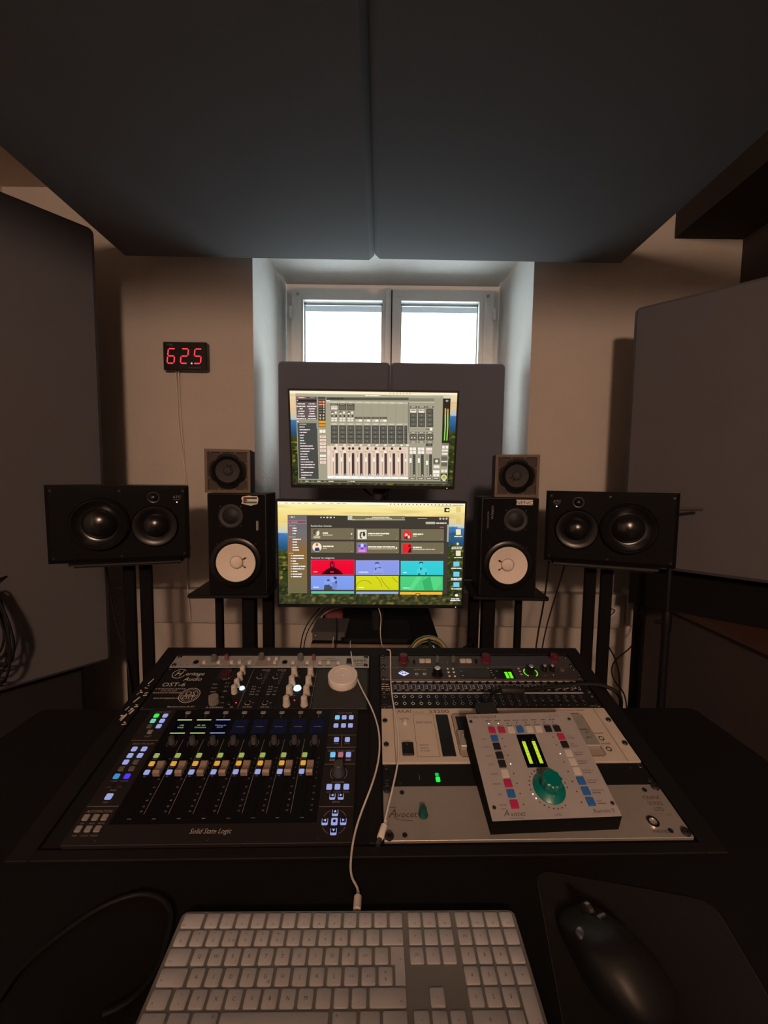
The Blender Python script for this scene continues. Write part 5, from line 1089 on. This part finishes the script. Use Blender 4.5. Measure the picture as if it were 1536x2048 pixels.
        cv.rect(x+4, 566, x+7, 735, (96, 96, 84)); cv.rect(x-2, 596+(20 if i == 2 else 0), x+13, 632+(16 if i == 2 else 0), W); cv.rect(x+22, 565, x+43, 740, (64, 64, 56)); [cv.rect(x+28, 574+j*15, x+36, 578+j*15, (120, 118, 104)) for j in range(11)]; cv.disc(x+33, 732, 6, 6, (220, 212, 196)); cv.rect(x-4, 748, x+48, 768, (122, 118, 104)); cv.bar(x+6, x+34, 758, 6, (236, 226, 205))
    cv.rect(1232, 358, 1250, 380, W); cv.bar(1202, 1226, 370, 7, (90, 84, 72))
    cv.poly([(1334, 138), (1392, 139), (1380, 478), (1324, 476)], (52, 42, 36)); cv.poly([(1352, 153), (1364, 144), (1378, 154), (1364, 164)], (200, 190, 176))
    for x, a in ((1352, 210), (1371, 214)):
        cv.poly([(x-5, 330), (x+5, 330), (x-3, 456), (x-12, 456)], (140, 215, 80)); cv.poly([(x-4, a), (x+6, a), (x+5, 255), (x-5, 255)], (228, 172, 70)); cv.poly([(x-5, 255), (x+5, 255), (x+4, 332), (x-6, 332)], (160, 215, 84))
    cv.rect(1324, 480, 1376, 572, (128, 122, 106)); [cv.rect(1327+q*26, 496, 1348+q*26, 520, (250, 240, 226)) for q in (0, 1)]; cv.rect(1325, 526, 1372, 543, (240, 226, 212)); cv.rect(1325, 550, 1370, 569, (240, 226, 212))
    cv.rect(1320, 580, 1368, 660, (110, 104, 90)); cv.rect(1321, 616, 1367, 627, (235, 222, 206)); [cv.rect(1320+q*25, 686, 1340+q*25, 708, (246, 232, 218)) for q in (0, 1)]
    cv.rect(1258, 596, 1308, 640, (104, 98, 84)); cv.disc(1284, 618, 12, 12, (245, 236, 214)); cv.rect(1260, 652, 1306, 674, (248, 232, 216)); cv.rect(1256, 692, 1306, 716, W); [cv.rect(1257+q*25, 721, 1278+q*25, 742, (246, 232, 218)) for q in (0, 1)]; cv.rect(1256, 746, 1306, 770, (110, 104, 90)); cv.bar(1264, 1298, 756, 8, (226, 214, 196))
    cv.rect(1314, 718, 1364, 778, (60, 54, 44)); cv.disc(1340, 748, 23, 24, (226, 228, 150)); cv.disc(1340, 748, 14, 15, (176, 178, 96)); cv.rect(1330, 770, 1352, 776, W)
    cv.poly([(214, 772), (1366, 782), (1366, 798), (214, 790)], (84, 80, 66))
    for x, L_ in ((222, 20), (262, 28), (312, 20), (356, 28), (408, 18), (444, 40), (590, 24), (618, 30)): cv.bar(x, x+L_, 781+x*.006, 7, (240, 228, 208) if L_ > 25 else (165, 155, 135))
    return cv
def monitor(lab, loc, rz, rx, w_, h_, cv, bot):
    e = empty('computer_monitor', pose(loc, rz, rx)); tag(e, lab, 'monitor')
    b = MB(); b.rp(0, .012, w_, .024, -h_/2, h_/2, .004, .003, 2, True); b.build('housing', m_blackm, e, 30)
    MB().rp(0, .038, w_*.55, .03, -h_*.32, h_*.32, .012, .006, 2, True).build('rear_bulge', m_blackm, e, 30)
    b = MB(FACE); zt = .0016; a, c_ = cv.w/2, cv.h/2; oz = bot
    for x0, x1, y0, y1 in ((-w_/2, -a, -h_/2, h_/2), (a, w_/2, -h_/2, h_/2), (-a, a, c_+oz, h_/2), (-a, a, -h_/2, -c_+oz)): b.box(x0, x1, y0, y1, -.001, zt)
    b.build('bezel', m_black, e)
    cv.build('screen', e, Matrix.Translation((0, -.0004, oz)) @ FACE)
    MB(FACE).lathe([(.0016, zt), (.0012, zt+.0006)], 8, w_/2-.025, -h_/2+.004).build('power_led', e_w, e)
    return e
monitor('lower computer screen showing a music library window on a landscape wallpaper', (-.0399, 1.3251, 1.064), 1.05, 2.62, .612, .356, screen_low(), .002)
monitor('upper computer screen showing a grey mixer application with meters', (-.0377, 1.3443, 1.4344), .44, 8.19, .540, .315, screen_up(), .002)
e = empty('monitor_stand', (-.022, 1.45, .7605)); tag(e, 'black double screen stand with a tall pole behind the screens', 'monitor stand')
MB().rp(0, .0, .24, .20, 0, .012, .02, .003, 3).build('base_plate', m_black, e, 30)
MB().rp(0, 0, .036, .036, .012, .78, .006, .002, 2).build('pole', m_black, e, 30)
MB().rp(.022, .03, .010, .010, .012, .70, .003, 0).build('cable_duct', m_black, e)
for z, y0 in ((.30, -.065), (.675, -.055)):
    MB().box(-.03, .03, y0, .03, z-.025, z+.025).build('arm', m_black, e); MB().box(-.05, .05, y0-.006, y0, z-.05, z+.05).build('mount_plate', m_black, e)
for pts, nm in (([at(726, 975, 1.40), at(731, 981, 1.405), at(742, 991, 1.43)], 0), ([at(780, 976, 1.40), at(772, 986, 1.405), at(760, 1002, 1.42), at(755, 1030, 1.43)], 0)):
    c_ = MB(Matrix.Translation(-pts[0])).tube(pts, .004, 8, smooth=2).build('signal_cable', m_cable); c_.location = pts[0]
    tag(c_, 'short black cable behind the upper screen '+('left of' if pts[0].x < -.03 else 'right of')+' the pole', 'cable')

# ------------------------------------------------------------------ table behind the desk and what is on it
m_tan = mat('tan_wood', (.22, .15, .11), .6, var=.2, vscale=14)
e = empty('side_table', (-.02, 1.56, 0)); tag(e, 'low black topped wooden table behind the desk under the screens', 'table')
MB().box(-.218, .215, -.222, .27, .748, .760).build('top', m_blackm, e); MB().box(-.218, .215, -.232, -.222, .745, .760).build('front_edge', m_tan, e)
for x in (-.208, .205):
    for y in (-.215, .255): MB().box(x-.01, x+.01, y-.01, y+.01, 0, .748).build('leg', m_tan, e)
bx = empty('interface_box', (-.183, 1.37, .7605)); tag(bx, 'small grey metal box with a blue light on the table behind the desk', 'box')
MB().rp(0, .06, .112, .13, 0, .028, .003, .0015).build('case', mat('box_grey', (.085, .082, .082), .45, .4), bx); MB().rp(0, .06, .120, .14, .028, .031, .002, .0008).build('lid', mat('box_grey', (.085, .082, .082), .45, .4), bx)
MB(FACE).lathe([(.0016, .005), (.0012, .0056)], 8, -.045, .016).build('led', em('blue_led', (110, 110, 255), 1.2), bx)
o = MB(); o.rp(0, 0, .070, .05, 0, .055, .012, .008, 3, True); o = o.build('red_pouch', mat('red_pouch', (.16, .035, .04), .6, var=.2), None, 40); o.matrix_world = pose((-.19, 1.575, .7605), 8); tag(o, 'small dark red pouch behind the grey metal box', 'pouch')
def cord(name, pts, r, m_, lab, sm=3, n=7):
    pts = [Vector(p) for p in pts]
    if name in ('speaker_cable', 'loose_cable') and 'bent' not in lab:          # runs on down to the floor
        q = pts[-1]; pts += [Vector((q.x+.01, q.y, q.z*.5)), Vector((q.x, q.y+.02, .02)), Vector((q.x-.05, q.y+.08, .006))]
    o = MB(Matrix.Translation(-pts[0])).tube(pts, r, n, smooth=sm).build(name, m_, None, 60); o.location = pts[0]; tag(o, lab, 'cable'); return o
cord('thin_cable', [at(638, 1243, 1.52), at(645, 1230, 1.5), at(660, 1220, 1.48), at(676, 1216, 1.5)], .0014, m_wcable, 'short pale cable lying across the red pouch')
cord('thin_cable', [at(667, 1274, 1.345), at(666, 1285, 1.31), at(666, 1300, 1.26), at(667, 1312, 1.2)], .0016, m_wcable, 'pale cable dangling from the front of the grey metal box')
cord('thin_cable', [at(673, 1236, 1.42), at(674, 1262, 1.34), at(672, 1285, 1.31), at(668, 1310, 1.2)], .002, m_cable, 'black cable draped over the grey metal box')
cord('thin_cable', [at(640, 1216, 1.5), at(615, 1245, 1.45), at(603, 1275, 1.4), at(600, 1310, 1.3)], .002, m_cable, 'outer black cable drooping left of the grey metal box')
cord('thin_cable', [at(650, 1216, 1.5), at(628, 1240, 1.45), at(611, 1270, 1.4), at(606, 1310, 1.3)], .0018, m_cable, 'inner black cable drooping left of the grey metal box')
# coil of coloured cables
e = empty('cable_coil', at(857, 1300, 1.22)); tag(e, 'coil of green and yellow cables standing behind the right rack', 'cable coil'); Pc = at(857, 1300, 1.22)
for i, (r, mt, dy_) in enumerate(((.0560, mat('green_cable', (.05, .14, .085), .5), 0), (.0525, mat('yellow_cable', (.42, .28, .09), .5), -.004), (.0485, mat('orange_cable', (.34, .17, .07), .5), .004), (.045, mat('green_cable', (.05, .14, .085), .5), -.003), (.041, m_cable, 0), (.036, m_cable, .005), (.031, m_cable, -.004))):
    MB().tube([(r*math.cos(2*PI*j/28)*1.04, dy_+.006*math.sin(2*PI*j/28+i), r*math.sin(2*PI*j/28)-.014) for j in range(28)], .0026, 7, closed=True).build('loop', mt, e, 60)
MB().tube([(.012, -.008, .018), (.030, -.010, -.012), (.034, -.010, -.05)], .0022, 7, smooth=2).build('white_tail', m_wcable, e, 60)
MB().box(-.005, .005, -.168, .006, .030, .036).build('hook', m_black, e)

# ------------------------------------------------------------------ sound level meter on the wall
e = empty('sound_level_meter', (-1.0285, 2.1985, 1.856)); tag(e, 'black wall display with red digits reading 62.5', 'display')
MB().rp(0, .0705, .223, .141, 0, .036, .004, .003, 2, M=FACE).build('housing', mat('display_black', (.010, .009, .009), .3), e, 30)
e_seg = em('red_segment', (255, 62, 78), 1.6)
SEG = {'6': 'afgedc', '2': 'abged', '5': 'afgcd'}
def digit(ch, cx):
    b = MB(FACE); hw, hh, t = .0175, .036, .0058; zc = .070; sh = .12
    P = {'a': (-hw, hh, hw, hh), 'd': (-hw, -hh, hw, -hh), 'g': (-hw, 0, hw, 0), 'f': (-hw, 0, -hw, hh), 'b': (hw, 0, hw, hh), 'e': (-hw, -hh, -hw, 0), 'c': (hw, -hh, hw, 0)}
    for s_ in SEG[ch]:
        x0, y0, x1, y1 = P[s_]; d = Vector((x1-x0, y1-y0)).normalized()*(t*.55); x0 += d.x; x1 -= d.x; y0 += d.y; y1 -= d.y
        b.line(cx+x0+sh*y0, zc+y0, cx+x1+sh*y1, zc+y1, t, .0366)
    b.build('digit', e_seg, e)
digit('6', -.070); digit('2', -.002); digit('5', .066)
MB(FACE).lathe([(.0042, .036), (.004, .0368)], 14, .034, .034).build('decimal_point', em('red_point', (255, 170, 190), 1.5), e)
b = MB(FACE); b.greek(-.090, -.062, .128, .004, .0364); b.greek(-.075, -.06, .121, .003, .0364); b.greek(.02, .08, .012, .0035, .0364); b.build('small_print', m_printg, e)
cord('meter_cable', [at(352, 742, 2.185), at(353, 765, 2.193), at(356, 800, 2.194), at(357, 850, 2.194), at(364, 900, 2.194), at(376, 980, 2.194), at(375, 1060, 2.194), at(373, 1150, 2.194), at(375, 1176, 2.138), at(378, 1205, 2.136), at(381, 1240, 2.136)], .0028, mat('wall_cable', (.60, .55, .50), .6), 'pale cable hanging down the wall from the red digit display')
cord('meter_cable', [at(357, 742, 2.185), at(359, 770, 2.194), at(361, 820, 2.194), at(366, 880, 2.194), at(369, 925, 2.194), at(371, 990, 2.194)], .0022, mat('wall_cable', (.60, .55, .50), .6), 'second thin pale cable below the red digit display')

# ------------------------------------------------------------------ cables and stands at the sides
cord('speaker_cable', [at(1098, 1122, 1.62), at(1094, 1160, 1.63), at(1086, 1215, 1.64), at(1076, 1265, 1.64), at(1070, 1310, 1.6)], .0035, m_cable, 'black cable hanging from the left end of the right large speaker')
cord('speaker_cable', [at(1129, 1132, 1.70), at(1118, 1170, 1.72), at(1102, 1220, 1.74), at(1090, 1265, 1.74), at(1080, 1320, 1.7)], .003, m_cable, 'black cable beside the twin pole of the right large speaker')
cord('speaker_cable', [at(212, 1134, 1.62), at(218, 1170, 1.63), at(226, 1220, 1.63), at(236, 1262, 1.62), at(248, 1295, 1.6), at(258, 1340, 1.55)], .0035, m_cable, 'black cable hanging under the left large speaker')
cord('wall_cord', [at(1216, 1238, 2.12), at(1238, 1220, 2.12), at(1216, 1213, 2.12), at(1205, 1212, 2.12)], .003, m_wcable, 'short pale cord bowed in front of the wall trunking')
cord('loose_cable', [at(1278, 1248, 2.1), at(1277, 1270, 2.05), at(1262, 1295, 1.95), at(1240, 1312, 1.85), at(1226, 1325, 1.8), at(1222, 1345, 1.75), at(1230, 1365, 1.7), at(1255, 1392, 1.6)], .003, m_cable, 'thin black cable looping down from the trunking corner')
cord('loose_cable', [at(1205, 1276, 1.95), at(1218, 1295, 1.9), at(1230, 1315, 1.86), at(1238, 1345, 1.8), at(1240, 1380, 1.7)], .0035, m_cable, 'black cable crossing behind the right twin pole stand')
cord('loose_cable', [at(1367, 1320, 1.89), at(1366, 1352, 1.89), at(1350, 1372, 1.94), at(1337, 1395, 1.98), at(1345, 1412, 1.955)], .002, m_cable, 'thin bent black cable right of the microphone stand')
cord('loose_cable', [at(905, 1310, 1.4), at(925, 1298, 1.45), at(942, 1285, 1.5), at(955, 1270, 1.6)], .0035, m_cable, 'short black cable behind the desk beside the right speaker stand')
e = empty('microphone_stand', (1.165, 1.655, 0)); tag(e, 'slim black microphone stand behind the right large speaker', 'microphone stand')
MB().lathe([(.085, 0), (.085, .010), (.02, .025)], 28).build('base', m_black, e, 30); MB().cyl(0, 0, .016, .02, .72, 12).build('lower_tube', m_black, e, 40); MB().cyl(0, 0, .011, .70, 1.22, 12).build('upper_tube', m_black, e, 40)
MB().lathe([(.018, .70), (.02, .72), (.02, .77), (.017, .785)], 14).build('clutch', m_black, e, 40); MB().cyl(0, 0, .008, 0, .03, 8, Matrix.Translation((-.012, 0, .74)) @ Matrix.Rotation(-PI/2, 4, 'Y')).build('clutch_knob', m_black, e)
MB().cyl(0, 0, .007, -.02, .115, 10, Matrix.Translation((0, 0, 1.205)) @ Matrix.Rotation(PI/2, 4, 'Y')).build('boom_tip', m_steel, e, 40)
# hank of cables hung on the left corner panel
e = empty('cable_hank', at(-18, 1165, 1.52)); tag(e, 'hank of black cables hanging at the left picture edge', 'cable hank')
for i in range(7):
    w_, h_, dx, dz = .03+.008*(i % 4), .12+.012*i, .012*(i % 3), -.16-.008*i
    MB().tube([(dx+w_*math.sin(2*PI*j/22)*(1.5+math.cos(2*PI*j/22)*-.55), -.02+.010*math.sin(i*1.7+j*.3), dz+h_*math.cos(2*PI*j/22)) for j in range(22)], .004, 7, closed=True).build('loop', m_cable, e, 60)
MB().tube([(0, .16, .02), (0, .0, .0), (0, -.035, -.01), (0, -.035, .02)], .004, 7).build('hook', m_black, e)
# dark cable loop lying on the desk at lower left
lp = [atz(*q, .7545) for q in ((-40, 2048), (5, 1990), (30, 1950), (75, 1905), (130, 1862), (190, 1820), (240, 1797), (290, 1785), (330, 1800), (345, 1830), (335, 1880), (318, 1935), (290, 1975), (250, 2010), (205, 2030))]
cord('headphone_cable', lp, .0032, mat('dark_grey_cable', (.007, .007, .008), .6, spec=.2), 'thin dark cable curling over the desk left of the keyboard')
